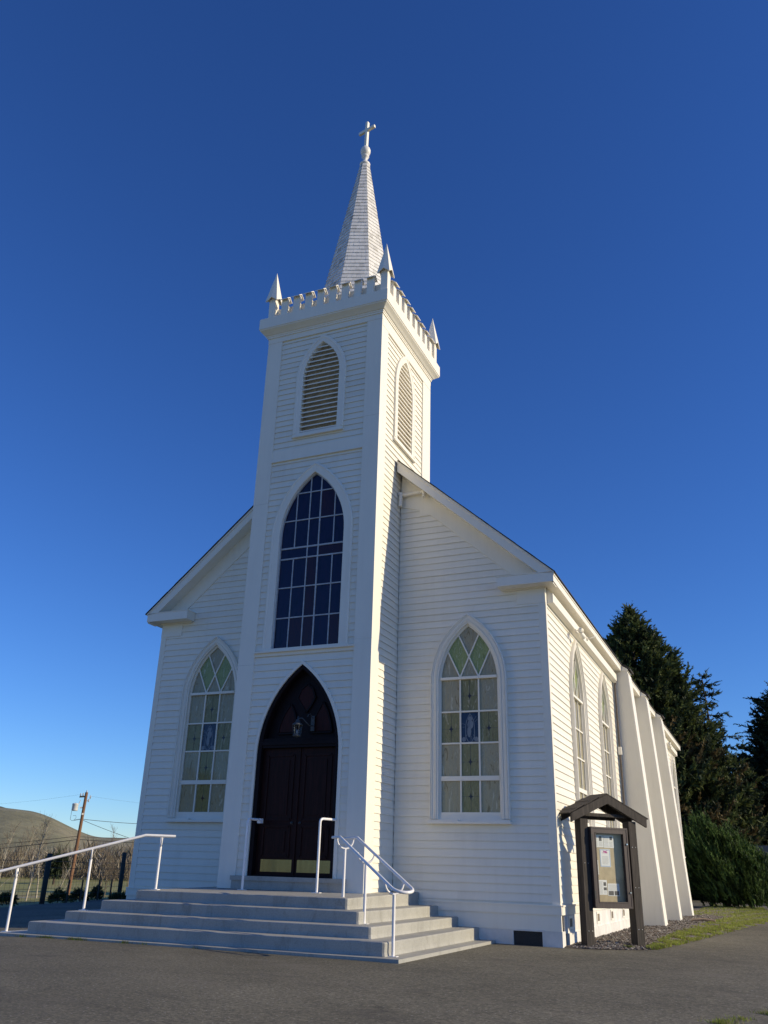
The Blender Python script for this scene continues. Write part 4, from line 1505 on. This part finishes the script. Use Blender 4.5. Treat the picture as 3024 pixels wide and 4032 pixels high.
BARK = wood_mat('conifer_bark', (.07, .05, .038))

def conifer(name, label, loc, H, R, zlow, n, mats, w, up, tuftL, seed, lumps=.28, expo=.8, leaders=(), W=.16, spread=.42, droop=0):
    rg = np.random.default_rng(seed)
    root = thing(name, label, 'tree', loc, None)
    mb = MB()
    mb.tube([(loc[0], loc[1], loc[2] - .3), (loc[0] + .1, loc[1], loc[2] + H * .4), (loc[0], loc[1], loc[2] + H * .93)], [R * .075, R * .05, .03], 9)
    for k in range(14):
        z = loc[2] + H * (.12 + .05 * k); a = k * 2.4
        rr = R * (1 - (z - loc[2]) / H) * .8
        mb.tube([(loc[0], loc[1], z), (loc[0] + rr * .6 * cos(a), loc[1] + rr * .6 * sin(a), z + .1 * rr), (loc[0] + rr * cos(a), loc[1] + rr * sin(a), z + .3 * rr)], [.12, .07, .03], 5)
    mb.build('trunk', [BARK], root)
    cones = [(0, 0, H, R, 1.0)] + list(leaders)
    Cc, Dd, mm, LL = [], [], [], []
    ph = rg.uniform(0, 6, 8)
    for (ox, oy, h, r_, frac) in cones:
        k = int(n * frac)
        t = 1 - np.sqrt(rg.uniform(0, 1, k)) if True else 0
        t = zlow / H + (1 - zlow / H) * np.clip(t * 1.05, 0, 1)
        a = rg.uniform(0, 2 * pi, k)
        env = r_ * np.clip(1 - t, 0, 1) ** expo
        low = np.clip((t * H - zlow) / (H * .10) + .55, 0, 1)
        lump = 1 + lumps * np.sin(a * 3 + ph[0] + t * 17) * np.sin(t * 31 + ph[1] + a * 2) + lumps * .7 * np.sin(a * 7 + ph[2] - t * 40)
        rr = env * lump * low * np.sqrt(rg.uniform(.25, 1.0, k))
        tuft_tip = rg.uniform(0, 1, k) < .06
        rr = np.where(tuft_tip, rr * 1.12, rr)
        p = np.stack([ox + rr * np.cos(a), oy + rr * np.sin(a), t * h], 1) + np.array(loc)
        d = np.stack([np.cos(a), np.sin(a), np.full(k, up) + rg.normal(0, .2, k)], 1)
        Cc.append(p); Dd.append(d); LL.append(tuftL * (.6 + .6 * np.clip(env / R, 0, 1)))
        g = rg.uniform(0, 1, k) + .25 * np.sin(a * 4 + t * 23)
        ww = np.cumsum(w) / np.sum(w)
        mi_ = np.searchsorted(ww, np.clip(g, 0, .999))
        mi_ = np.where((mi_ == 2) & (t > .5 + .1 * np.sin(a * 5)), 0, mi_)
        mm.append(mi_)
    Cc, Dd, mm, LL = np.concatenate(Cc), np.concatenate(Dd), np.concatenate(mm), np.concatenate(LL)
    v, m = shoots(Cc - Dd / np.linalg.norm(Dd, axis=1, keepdims=True) * .5, Dd, 22, tuftL * 1.05, .46, .19, .6, mm)
    k2 = len(Cc) // 3
    pin = np.array(loc) + np.array([0, 0, 0]) + (Cc[:k2] - np.array(loc)) * np.array([.62, .62, .97])
    pin = pin[pin[:, 2] - loc[2] < H * .74]; k2 = len(pin)
    v2, m2 = tufts(pin, Dd[:k2], 8, np.full(k2, 1.0), .42, .6, np.ones(k2, int), 3)
    leaf_obj('crown', np.concatenate([v, v2]), np.concatenate([m, m2]), mats, root)
    return root

def camdir_point(az, dist, z):
    p = Vector((CAMP[0], CAMP[1], 0)) + az_dir(az) * dist
    return (p.x, p.y, z)

conifer('conifer_tree', 'broad dark green conifer towering behind the church, brown tinged lower right', camdir_point(6.9, 76, -.2), 23.2, 10.2, .3, 9500, [LG, LD_, LB], (4, 4, 2.0), .9, .95, 3, expo=.70, lumps=.2,
        leaders=[(1.7, -1.6, 20.9, 3.4, .2), (3.6, -1.2, 17.0, 3.2, .2), (-2.4, .4, 20.6, 5.2, .2), (5.0, -1.4, 11.8, 3.0, .15)], W=.17)

def branchy():
    loc = camdir_point(2.25, 90, -.2)
    root = thing('conifer_tree', 'sparse conifer with long drooping branches beyond broad dark conifer', 'tree', loc)
    rg = random.Random(4)
    H = 20.4
    mb = MB()
    base = Vector(loc)
    lean = Vector((-.9, 0, 0))
    mb.tube([base, base + lean * .5 + Vector((0, 0, H * .5)), base + lean + Vector((0, 0, H))], [.32, .18, .03], 8)
    C, D, Mi, L = [], [], [], []
    for k in range(24):
        t = .56 + .43 * k / 23
        o = base + lean * t + Vector((0, 0, H * t))
        a = k * 2.39996 + rg.uniform(-.3, .3)
        ln = (1.02 - t) * 6.2 * rg.uniform(.6, 1.15) + .5
        pts = [o]
        for q in range(1, 7):
            s_ = q / 6
            pts.append(o + Vector((cos(a), sin(a), 0)) * ln * s_ + Vector((0, 0, -ln * .28 * s_ + ln * .30 * s_ ** 2.2)))
        mb.tube(pts, [.07, .06, .05, .04, .03, .02, .01], 4)
        for q in range(1, 7):
            for _ in range(3):
                p = pts[q] + Vector((rg.uniform(-.3, .3), rg.uniform(-.3, .3), rg.uniform(-.25, .15)))
                C.append(p); D.append((cos(a) * .7 + rg.uniform(-.5, .5), sin(a) * .7 + rg.uniform(-.5, .5), rg.uniform(-.5, .4))); Mi.append(rg.choice((0, 1, 1))); L.append(.75)
    mb.build('trunk', [BARK], root)
    v, m = shoots(np.array([tuple(c) for c in C]), np.array(D), 16, .6, .30, .10, .5, Mi)
    leaf_obj('crown', v, m, [LG, LD_], root)
branchy()
conifer('conifer_tree', 'almost black tall conifer cut off by right edge of photo', camdir_point(-2.2, 84, -.2), 18.2, 7.6, 3.2, 6000, [LD_, LG, LB], (8, 2.5, .6), .5, 1.0, 9, lumps=.26, expo=.52, W=.17)

def juniper():
    loc = camdir_point(2.85, 53, -.2)
    root = thing('juniper_shrub', 'bright green feathery juniper bush leaning left beside far end of church', 'shrub', loc)
    rg = np.random.default_rng(6)
    mb = MB()
    for k in range(7):
        a = k * .9
        mb.tube([loc, (loc[0] + .5 * cos(a) - .3, loc[1] + .5 * sin(a), 1.0), (loc[0] + 1.2 * cos(a) - .8, loc[1] + 1.2 * sin(a), 2.4)], [.09, .06, .02], 5)
    mb.build('stem', [BARK], root)
    n = 3500
    u = rg.normal(0, 1, (n, 3)); u /= np.linalg.norm(u, axis=1, keepdims=True)
    u[:, 2] = np.abs(u[:, 2]) * np.where(rg.uniform(0, 1, n) < .68, 1, -.62)
    rad = rg.uniform(.35, 1, n) ** .5
    lump = 1 + .14 * np.sin(u[:, 0] * 9 + 1) * np.sin(u[:, 2] * 8) + .1 * np.sin(u[:, 1] * 11 + u[:, 0] * 6)
    p = u * rad[:, None] * lump[:, None] * np.array([2.4, 2.1, 2.75])
    p[:, 0] -= .40 * (p[:, 2] - .0)
    p += np.array([loc[0] + .15, loc[1], 1.25])
    keep = p[:, 2] > -.2
    p = p[keep]; u = u[keep]
    d = np.stack([u[:, 0] * .4 - .38, u[:, 1] * .4, np.full(len(u), 1.0)], 1)
    mi = (rg.uniform(0, 1, len(p)) < .52).astype(int)
    v, m = shoots(p, d, 17, .60, .19, .075, .42, mi)
    leaf_obj('foliage', v, m, [LJ, LJ2], root)
juniper()

# ------------------------------------------------------------------ low building at the right
def low_house():
    loc = camdir_point(-1.6, 72, -.2)
    root = thing('low_building', 'low flat-roofed grey building behind the juniper bush', 'building', loc)
    x, y, z = loc
    mb = MB(); mb.box(x - 3.9, x + 5, y, y + 6, z, 3.0, 0)
    mb.build('wall', [simple('dark_blue_grey_wall', (.035, .04, .06), .8, .2, 2)], root)
    mb = MB(); mb.box(x - 4.3, x + 5.4, y - .5, y + 6.4, 3.0, 3.6, 0)
    mb.build('roof', [simple('grey_fascia', (.16, .15, .145), .8, .15, 2)], root)
    for k in range(2):
        mb = MB()
        mb.box(x - 3.2 + k * 2.8, x - 1.6 + k * 2.8, y - .03, y - .002, 1.2, 2.5, 0)
        mb.build('window', [NAVY], root)
low_house()
mb = MB()
a = Vector(camdir_point(1.35, 62, -.12))
mb.tube([a, a + Vector((.7, .0, .02)), a + Vector((2.2, .1, .01))], .09, 8)
tag(mb.build('log', [wood_mat('cut_log', (.28, .20, .13))], None, a), 'pale log lying on asphalt beyond the juniper bush', 'log')

# ------------------------------------------------------------------ gravel bed, lawn
edge = [(5.75, .10), (6.1, .17), (6.6, .42), (7.12, 1.0), (7.45, 3.26), (7.87, 6.92), (8.4, 11.5), (9.07, 16.8), (9.4, 22), (9.3, 27), (8.9, 31.5), (8.6, 38)]
inner = [(5.9, .35), (6.4, .6), (6.98, 1.2), (6.95, 2.0), (6.92, 3.3), (6.95, 6.5), (7.1, 11), (7.45, 16.8), (7.6, 22), (7.6, 27), (7.6, 31)]
def lerp_line(L, y):
    for (x0, y0), (x1, y1) in zip(L[:-1], L[1:]):
        if y0 <= y <= y1: return x0 + (x1 - x0) * (y - y0) / (y1 - y0)
    return L[-1][0] if y > L[-1][1] else L[0][0]
def gravel_mat():
    m, nt, b = nodes('brown_gravel')
    v = coords(nt)
    vo = nt.nodes.new('ShaderNodeTexVoronoi'); vo.inputs['Scale'].default_value = 22
    nt.links.new(v, vo.inputs['Vector'])
    c = ramp(nt, vo.outputs['Color'], [(.2, (.08, .065, .05)), (.5, (.16, .135, .11)), (.8, (.25, .225, .19))])
    nt.links.new(c, b.inputs['Base Color']); b.inputs['Roughness'].default_value = .9
    bump(nt, b, vo.outputs['Distance'], 1.0, .03)
    return m
mb = MB()
ys = list(np.arange(.06, 40, .4))
pts = []
for y in ys:
    xo = lerp_line(edge, y) + .05 * sin(y * 3.1) + .03 * sin(y * 7.7)
    for t in np.linspace(0, 1, 7):
        xx = W2 + .02 + (xo - W2 - .02) * t
        pts.append((xx, y, zg(xx, y) + .008 + .05 * sst((y - .1) / .9) * sin(pi * min(1, t * 1.0)) * (1 - t) * 2))
mb.add(pts, [(7 * i + j, 7 * i + j + 1, 7 * i + j + 8, 7 * i + j + 7) for i in range(len(ys) - 1) for j in range(6)], 0, True)
struct('gravel_bed', mb, gravel_mat())
def bed_z(x, y):
    xo = lerp_line(edge, y); t = (x - W2 - .02) / max(.1, xo - W2 - .02)
    t = min(1, max(0, t)); return zg(x, y) + .008 + .05 * sst((y - .1) / .9) * sin(pi * t) * (1 - t) * 2
def stones():
    mb = MB()
    rg = random.Random(8)
    ico = [(0, 0, 1)] + [(cos(a) * .9, sin(a) * .9, .3) for a in np.arange(0, 6.2, 2 * pi / 5)] + [(cos(a + .6) * .9, sin(a + .6) * .9, -.4) for a in np.arange(0, 6.2, 2 * pi / 5)]
    fc = [(0, 1 + i, 1 + (i + 1) % 5) for i in range(5)] + [(1 + i, 6 + i, 1 + (i + 1) % 5) for i in range(5)] + [(6 + i, 6 + (i + 1) % 5, 1 + (i + 1) % 5) for i in range(5)]
    n = 0
    while n < 4200:
        y = .15 + rg.random() ** 1.7 * 20
        xo = lerp_line(edge, y); x = W2 + .05 + rg.random() * (xo - W2 - .05)
        if y > 2.2 and x > lerp_line(inner, y) + rg.gauss(0, .12): continue
        s = rg.uniform(.012, .034); a = rg.uniform(0, 6.28); sx, sy, sz = rg.uniform(.7, 1.4), rg.uniform(.7, 1.2), rg.uniform(.5, .9)
        z = bed_z(x, y) + s * .3
        mb.add([(x + s * (sx * px * cos(a) - sy * py * sin(a)), y + s * (sx * px * sin(a) + sy * py * cos(a)), z + s * sz * pz) for px, py, pz in ico], fc, rg.choices((0, 1, 2, 3), (4, 4, 2, .5))[0])
        n += 1
    o = mb.build('gravel', [simple('stone_brown', (.13, .10, .08), .85, .3, 20), simple('stone_grey', (.20, .18, .155), .85, .3, 20), simple('stone_dark', (.06, .052, .045), .85, .3, 20), simple('stone_pale', (.42, .39, .34), .85, .2, 20)])
    tag(o, 'loose brown gravel along church side wall under notice board', 'gravel', kind='stuff')
stones()
def blades(name, pts, h, label, mats, w=.012):
    P_ = np.array(pts); n = len(P_)
    d = np.stack([RNG.normal(0, .35, n), RNG.normal(0, .35, n), np.ones(n)], 1); d /= np.linalg.norm(d, axis=1, keepdims=True)
    L = h * RNG.uniform(.5, 1.3, n)
    side = np.cross(d, RNG.normal(0, 1, (n, 3))); side /= np.linalg.norm(side, axis=1, keepdims=True)
    v = np.empty((n, 4, 3))
    v[:, 0] = P_ - side * w / 2; v[:, 1] = P_ + side * w / 2
    bend = np.stack([RNG.normal(0, .2, n), RNG.normal(0, .2, n), np.zeros(n)], 1) * L[:, None]
    v[:, 2] = P_ + d * L[:, None] + bend + side * w * .15; v[:, 3] = P_ + d * L[:, None] + bend - side * w * .15
    o = leaf_obj(name, v.reshape(-1, 3), RNG.integers(0, len(mats), n), mats)
    tag(o, label, 'grass', kind='stuff')
GR = [leaf_mat('lawn_green', (.20, .27, .035), .3, 3), leaf_mat('lawn_yellow_green', (.32, .36, .055), .3, 3), leaf_mat('lawn_straw', (.22, .19, .09), .3, 3)]
rg = random.Random(12)
pts = []
while len(pts) < 30000:
    y = .8 + rg.random() ** 1.5 * 37
    xi, xo = lerp_line(inner, y), lerp_line(edge, y)
    x = xi + (xo - xi) * rg.random() ** .8
    if y > 20 and rg.random() < .6: x = 5.9 + (xo - 5.9) * rg.random()
    cl = sin(x * 5.1 + y * 1.3) * sin(y * 2.3 - x * 2) + .5 * sin(y * 6.1 + x * 9)
    if cl < -.35 + .6 * rg.random(): continue
    pts.append((x + rg.gauss(0, .03), y, bed_z(x, y) - .005))
blades('lawn_grass', pts, .055, 'short sunlit yellow-green grass strip between gravel and asphalt', GR, .016)

# grass patch in the near right corner
pts = []
for k in range(5200):
    a, b = rg.uniform(-1.1, 3.0), rg.gauss(0, .06) * (1 + .6 * sin(k * .7))
    if sin(a * 4.1) + .6 * sin(a * 9.3) < -.5 + rg.random() * .6: continue
    x, y = 9.33 + a * .43 + b * .9, -7.55 + a * .9 - b * .43
    pts.append((x, y, zg(x, y) + .0))
NEAR = pts
blades('verge_grass', pts, .03, 'thin strip of grass in near right corner of asphalt', GR, .008)

# weeds along the base slab
for k, (px, n) in enumerate(((-3.55, 34), (-2.95, 110), (-2.35, 70), (-2.15, 60), (-1.15, 60), (-.75, 16), (.35, 10))):
    mb = MB()
    for q in range(n):
        x = px + rg.gauss(0, .03 + .0006 * n); y = -5.285 + rg.gauss(0, .02)
        z = zg(x, y) - .005
        h = rg.uniform(.02, .065); a = rg.uniform(0, 6.28); l = rg.uniform(.01, .04)
        w = .006
        mb.add([(x - w, y, z), (x + w, y, z), (x + l * cos(a), y + l * sin(a), z + h)], [(0, 1, 2)], rg.randint(0, 2))
    o = mb.build('weed_tuft', GR, None, (px, -5.285, -.18))
    lab = ['few blades of grass at left end of base slab', 'largest bright green weed tuft at foot of steps', 'green weed tuft right of the largest tuft by steps', 'low weed clump touching another clump near left of steps', 'green weed tuft standing alone in front of lowest step', 'tiny weed at edge of base slab right of lone tuft', 'smallest dark weed near middle of base slab'][k]
    tag(o, lab, 'weed', 'weeds along the base slab')

# stick on the gravel
mb = MB()
mb.tube([(6.75, 14.2, -.1), (7.15, 14.3, -.07), (7.5, 14.25, -.1)], [.04, .05, .03], 6)
tag(mb.build('broken_branch', [wood_mat('stick', (.30, .22, .15))], None, (7.1, 14.25, -.1)), 'short broken branch lying on gravel near last buttress', 'branch')

# ------------------------------------------------------------------ left background: fence, pole, trees
def fence():
    root = thing('wire_fence', 'wire mesh fence with two thick dark posts and thin stakes', 'fence', (-16.2, 7.5, -.4))
    pts = [(-13.4, -.6), (-16.85, 9.18), (-19.0, 16.34), (-22.0, 25.0)]
    def along(t):
        i = min(int(t), len(pts) - 2); f = t - i
        return Vector((pts[i][0] + (pts[i + 1][0] - pts[i][0]) * f, pts[i][1] + (pts[i + 1][1] - pts[i][1]) * f, 0))
    for k, (x, y) in enumerate(pts):
        mb = MB()
        z = zg(x, y); h = 1.82 if k < 2 else 2.02
        mb.lathe([(.0, z - .2), (.10, z - .2), (.105, z + h * .5), (.10, z + h - .02), (.085, z + h), (.0, z + h)], (x, y), 10)
        mb.build('post', [WOODG], root)
    for t in (.35, .62, 1.28, 1.45, 1.68, 1.86, 2.4, 2.7):
        p = along(t); z = zg(p.x, p.y)
        mb = MB()
        mb.box(p.x - .025, p.x + .025, p.y - .025, p.y + .025, z - .1, z + .85, 0)
        mb.build('stake', [simple('dark_stake', (.03, .035, .03), .7, .2)], root)
    mb = MB()
    for h in (.15, .35, .55, .78, 1.02, 1.30, 1.55):
        for i in range(3):
            a, b = pts[i], pts[i + 1]
            n = 8
            mb.tube([(a[0] + (b[0] - a[0]) * q / n, a[1] + (b[1] - a[1]) * q / n, zg(a[0] + (b[0] - a[0]) * q / n, a[1] + (b[1] - a[1]) * q / n) + h - .03 * sin(pi * q / n)) for q in range(n + 1)], .005 if h < 1.2 else .009, 4, 0, False)
    t = .0
    while t < 3:
        p = along(t); z = zg(p.x, p.y)
        mb.tube([(p.x, p.y, z), (p.x, p.y, z + 1.02)], .004, 3, 0, False)
        t += .036
    mb.build('wire_mesh', [simple('rusty_wire', (.06, .05, .04), .7, .2)], root)
fence()
for k, (az, dist, r_, h_, lab) in enumerate(((45.25, 38.5, .34, .36, 'low dark bush cut by left photo edge near thick post'), (42.5, 41, .34, .42, 'rounded dark bush left of the utility pole'), (41.35, 42.5, .42, .40, 'spreading dark bush right of the utility pole'), (40.4, 44.5, .26, .5, 'narrow dark bush beside thick right fence post'), (39.0, 44, .5, .22, 'low dark bush against left church corner'))):
    loc = camdir_point(az, dist, 0); loc = (loc[0], loc[1], zg(loc[0], loc[1]))
    root = thing('bush', lab, 'bush', loc, 'dark bushes along the fence')
    mb = MB()
    mb.tube([loc, (loc[0], loc[1], loc[2] + h_ * .6)], [.03, .01], 5)
    mb.build('stem', [BARK], root)
    n = 150
    u = RNG.normal(0, 1, (n, 3)); u /= np.linalg.norm(u, axis=1, keepdims=True); u[:, 2] = np.abs(u[:, 2])
    p = u * (RNG.uniform(.3, 1, n) ** .5)[:, None] * np.array([r_, r_, h_]) + np.array(loc)
    v, m = tufts(p, u + np.array([0, 0, .4]), 8, np.full(n, .14), .04, .5, RNG.integers(0, 2, n), 2)
    leaf_obj('foliage', v, m, [LD_, LG], root)

POLE = (CAMP[0] - 64.6 * sin(radians(42.02)), CAMP[1] + 64.6 * cos(radians(42.02)))
def pole():
    x, y = POLE; z0 = zg(x, y)
    root = thing('utility_pole', 'brown wooden utility pole carrying a pale transformer can', 'utility pole', (x, y, z0))
    ht = 5.58
    right = Vector((az_dir(42).y, -az_dir(42).x, 0))
    lean = right * .02
    mb = MB()
    mb.tube([(x, y, z0 - .3), (x + right.x * .1, y + right.y * .1, z0 + 3), (x + right.x * .2, y + right.y * .2, ht)], [.125, .115, .10], 12)
    mb.build('pole', [WOODP], root)
    def Q(r, h, f=0):  # right, height, towards the viewer
        h = z0 + (h - z0) * .955
        p = Vector((x, y, h)) + right * (r + .2 * (h - z0) / (ht - z0)) - az_dir(42) * f
        return (p.x, p.y, p.z)
    mb = MB()
    for (a, b) in ((-.30, .0),):
        mb.prism([(-.42, 5.52), (-.1, 5.55), (-.1, 5.66), (-.42, 5.63)], lambda u, h, f: Q(u, h, f), -.05, .05, 0)
    mb.build('crossarm', [WOODG], root)
    mb = MB()
    for (r, h) in ((-.36, 5.72), (-.20, 5.74), (.30, 5.60), (.22, 5.35), (.0, 5.95)):
        c = Vector(Q(r, h))
        mb.lathe([(.0, c.z - .1), (.035, c.z - .1), (.05, c.z), (.03, c.z + .05), (.045, c.z + .08), (.0, c.z + .11)], (c.x, c.y), 8)
    mb.tube([Q(.1, 5.3), Q(.28, 5.42), Q(.30, 5.6)], .02, 5)
    mb.build('insulator', [simple('grey_insulator', (.45, .47, .5), .3, .1)], root)
    mb = MB()
    c = Vector(Q(-.44, 0))
    mb.lathe([(.0, 4.60), (.19, 4.61), (.205, 4.66), (.20, 5.02), (.215, 5.04), (.215, 5.08), (.16, 5.12), (.0, 5.13)], (c.x, c.y), 14)
    mb.v = [(a, b, z0 + (h - z0) * .955) for a, b, h in mb.v]
    mb.tube([Q(-.36, 5.10), Q(-.30, 5.36)], .028, 6)
    mb.tube([Q(-.26, 4.85), Q(-.08, 4.85)], .045, 6)
    mb.build('transformer', [simple('pale_grey_can', (.62, .64, .64), .4, .05)], root)
    mb = MB()
    mb.tube([Q(-.52, 5.12), Q(-.62, 5.14), Q(-.72, 5.02), Q(-.74, 4.5), Q(-.74, 4.02), Q(-.6, 3.94), Q(-.1, 4.05)], .013, 5)
    mb.tube([Q(-.6, 4.28), Q(-.42, 4.30), Q(-.38, 4.15), Q(-.5, 4.0), Q(-.12, 4.08)], .012, 5)
    mb.build('cable', [simple('black_cable', (.02, .02, .022), .6, .1)], root)
    mb = MB()
    mb.prism([(-.06, 4.36), (.06, 4.36), (.06, 4.48), (-.06, 4.48)], lambda u, h, f: Q(u, h, f), .112, .125, 0)
    mb.build('pole_tag', [TRIM], root)
    return Q
Q = pole()
WIRE = simple('black_wire', (.03, .03, .032), .6, .1)
def wire(p0, az, el, dist, sag, r, label, bundle=None):
    p1 = Vector((CAMP[0], CAMP[1], CAMP[2])) + az_dir(az) * dist; p1.z = CAMP[2] + dist * math.tan(radians(el))
    p0 = Vector(p0); n = 22
    mb = MB()
    # carry the wire past the measured point
    e = p0 + (p1 - p0) * 1.0
    pts = [p0.lerp(e, q / n) - Vector((0, 0, sag * 4 * (q / n) * (1 - q / n))) for q in range(n + 1)]
    mb.tube(pts, r, 4, 0, False)
    if bundle:
        for t in (bundle,):
            a = pts[int(n * t)]; b = pts[int(n * t) + 1]
            mb.tube([a, b], r * 3, 6)
    o = mb.build('overhead_wire', [WIRE], None, p0)
    tag(o, label, 'wire', 'wires on the utility pole')
wire(Q(.1, 4.07), 33, 2.55, 75, .25, .016, 'upper service wire from middle of pole to behind church, slightly sagging')
wire(Q(.1, 4.0), 33, .3, 75, .35, .015, 'service wire dropping steeply from middle of pole towards church')
wire(Q(.1, 2.72), 33, 1.3, 78, .12, .022, 'telephone cable right of pole with grey splice case, near hill skyline', .22)
wire(Q(.1, 2.9), 33, 1.6, 78, .10, .012, 'thin telephone line right of pole just above hill skyline')
wire(Q(-.1, 2.93), 52, .2, 70, .1, .014, 'upper of two telephone lines left of pole crossing bare trees')
wire(Q(-.1, 2.70), 52, -.1, 70, .1, .020, 'lower thicker telephone line left of pole crossing bare trees')
wire(Q(-.3, 5.75), 52, 2.6, 75, .3, .0035, 'hair-thin power line leaving pole top to the left')
wire(Q(.28, 5.65), 33, 3.4, 75, .2, .0035, 'hair-thin power line leaving pole top to the right')

BIRCH = wood_mat('pale_bark', (.40, .36, .28), .8, .25)
TWIG = simple('brown_twigs', (.17, .135, .10), .85, .3, 3)
def bare_tree(loc, H, lean, label, seed, pale=True, nb=26, wid=.35):
    rg = random.Random(seed)
    root = thing('bare_tree', label, 'tree', loc, 'leafless trees beyond the fence')
    mb = MB(); tw = MB()
    b = Vector(loc)
    N = 7; pts = [b]
    d = Vector((lean[0], lean[1], 1)).normalized()
    for k in range(N):
        d = (d + Vector((rg.gauss(0, .05), rg.gauss(0, .05), .03))).normalized()
        pts.append(pts[-1] + d * H / N)
    r0 = H * .014
    mb.tube(pts, [r0 * (1 - .88 * k / N) for k in range(N + 1)], 6)
    for k in range(nb):
        t = rg.uniform(.18, 1.0); i = min(N - 1, int(t * N)); o = pts[i].lerp(pts[i + 1], t * N - i)
        a = rg.uniform(0, 2 * pi); L = H * wid * (1.15 - t * .75) * rg.uniform(.6, 1.2)
        dd = Vector((cos(a) * .62, sin(a) * .62, .85)); q = [o]
        for s_ in range(4):
            dd = (dd + Vector((rg.gauss(0, .14), rg.gauss(0, .14), .10))).normalized()
            q.append(q[-1] + dd * L / 4)
        rr = r0 * .42 * (1.1 - t * .7)
        mb.tube(q, [rr, rr * .75, rr * .5, rr * .3, rr * .15], 4, 0, False)
        for _ in range(9):
            i2 = rg.randint(1, 4); o2 = q[i2]
            e = (dd + Vector((rg.gauss(0, .55), rg.gauss(0, .55), rg.gauss(.1, .35)))).normalized()
            l2 = L * rg.uniform(.2, .5)
            m1 = o2 + e * l2 * .5 + Vector((rg.gauss(0, .03), rg.gauss(0, .03), 0)) * l2
            tw.tube([o2, m1, o2 + e * l2 + Vector((0, 0, .1 * l2))], [rr * .35, rr * .25, .004], 3, 0, False)
    mb.build('trunk', [BIRCH if pale else TWIG], root)
    tw.build('crown', [TWIG], root)
TR = [(45.9, 62, 5.4, (.03, .0), 1, 34, .33, 'leafless pale tree cut by left photo edge'),
      (45.0, 70, 5.8, (.10, .02), 1, 34, .36, 'leafless pale tree with feathery crown near left edge'),
      (44.25, 66, 6.2, (.07, .0), 1, 40, .34, 'tallest leafless pale tree left of thick dark post'),
      (43.7, 72, 5.8, (.02, .0), 1, 34, .34, 'leafless pale tree rising behind thick dark left post'),
      (42.75, 68, 4.6, (.42, .2), 1, 18, .30, 'leafless white-trunked tree leaning right towards utility pole'),
      (42.55, 69, 3.0, (.62, .3), 1, 10, .3, 'short white stem leaning hard right beside utility pole'),
      (40.3, 60, 4.9, (.03, .0), 0, 30, .30, 'slender dark leafless tree between rail and thick right post'),
      (39.95, 66, 3.6, (.10, .0), 0, 18, .30, 'small leafless sapling left of thick right post'),
      (39.6, 70, 4.0, (.06, .0), 0, 22, .32, 'leafless thin tree just left of thick right post'),
      (38.7, 72, 4.4, (-.05, .0), 0, 26, .34, 'brown leafless tree against left church corner')]
for k, (az, dist, H, lean, pale, nb, wid, lab) in enumerate(TR):
    p = camdir_point(az, dist, 0); z = zg(p[0], p[1]); H *= .80
    bare_tree((p[0], p[1], z - .1), H, lean, lab, 30 + k, bool(pale), nb, wid)

# far bare woods at the foot of the hills
def woods():
    n = 12000
    rg = np.random.default_rng(21)
    az = np.radians(rg.uniform(34, 52, n)); d = 300 + 160 * rg.uniform(0, 1, n) ** .7
    x = CAMP[0] - np.sin(az) * d; y = CAMP[1] + np.cos(az) * d
    hh = (6.2 + 2.6 * np.sin(np.degrees(az) * 2.1) * np.sin(np.degrees(az) * 5.3 + 1) + 1.5 * rg.normal(0, 1, n))
    hh = np.clip(hh, 1.5, 13) * np.where(np.degrees(az) < 42.3, 1.25, 1.0)
    P_ = np.stack([x, y, np.array([zg(a, b) for a, b in zip(x, y)]) - .3], 1)
    P_[:, 2] += hh * rg.uniform(0, .75, n)
    dd = np.stack([rg.normal(0, .35, n), rg.normal(0, .35, n), np.ones(n)], 1)
    mi = rg.choice(4, n, p=[.42, .22, .10, .26])
    v, m = tufts(P_, dd, 5, hh * .42, .28, .28, mi, 4)
    o = leaf_obj('bare_woods', v, m, [simple('woods_brown', (.145, .115, .075), .9, .3, .3), simple('woods_grey', (.20, .17, .14), .9, .3, .3), simple('woods_pale', (.34, .30, .24), .9, .3, .3), simple('woods_dark', (.055, .055, .038), .9, .3, .3)])
    tag(o, 'brown leafless woods at foot of the grassy hill', 'woods', kind='stuff')
woods()
p = camdir_point(42.9, 240, -4.1)
root = thing('evergreen_bush', 'dark evergreen clump among bare woods left of utility pole', 'tree', p)
mb = MB(); mb.tube([p, (p[0], p[1], 1)], [.3, .1], 6); mb.build('trunk', [BARK], root)
u = RNG.normal(0, 1, (260, 3)); u /= np.linalg.norm(u, axis=1, keepdims=True)
v, m = tufts(u * np.array([2.6, 2.6, 2.6]) * RNG.uniform(.4, 1, (260, 1)) + np.array([p[0], p[1], .3]), u, 10, np.full(260, 1.0), .3, .5, np.zeros(260), 1)
leaf_obj('crown', v, m, [LD_], root)
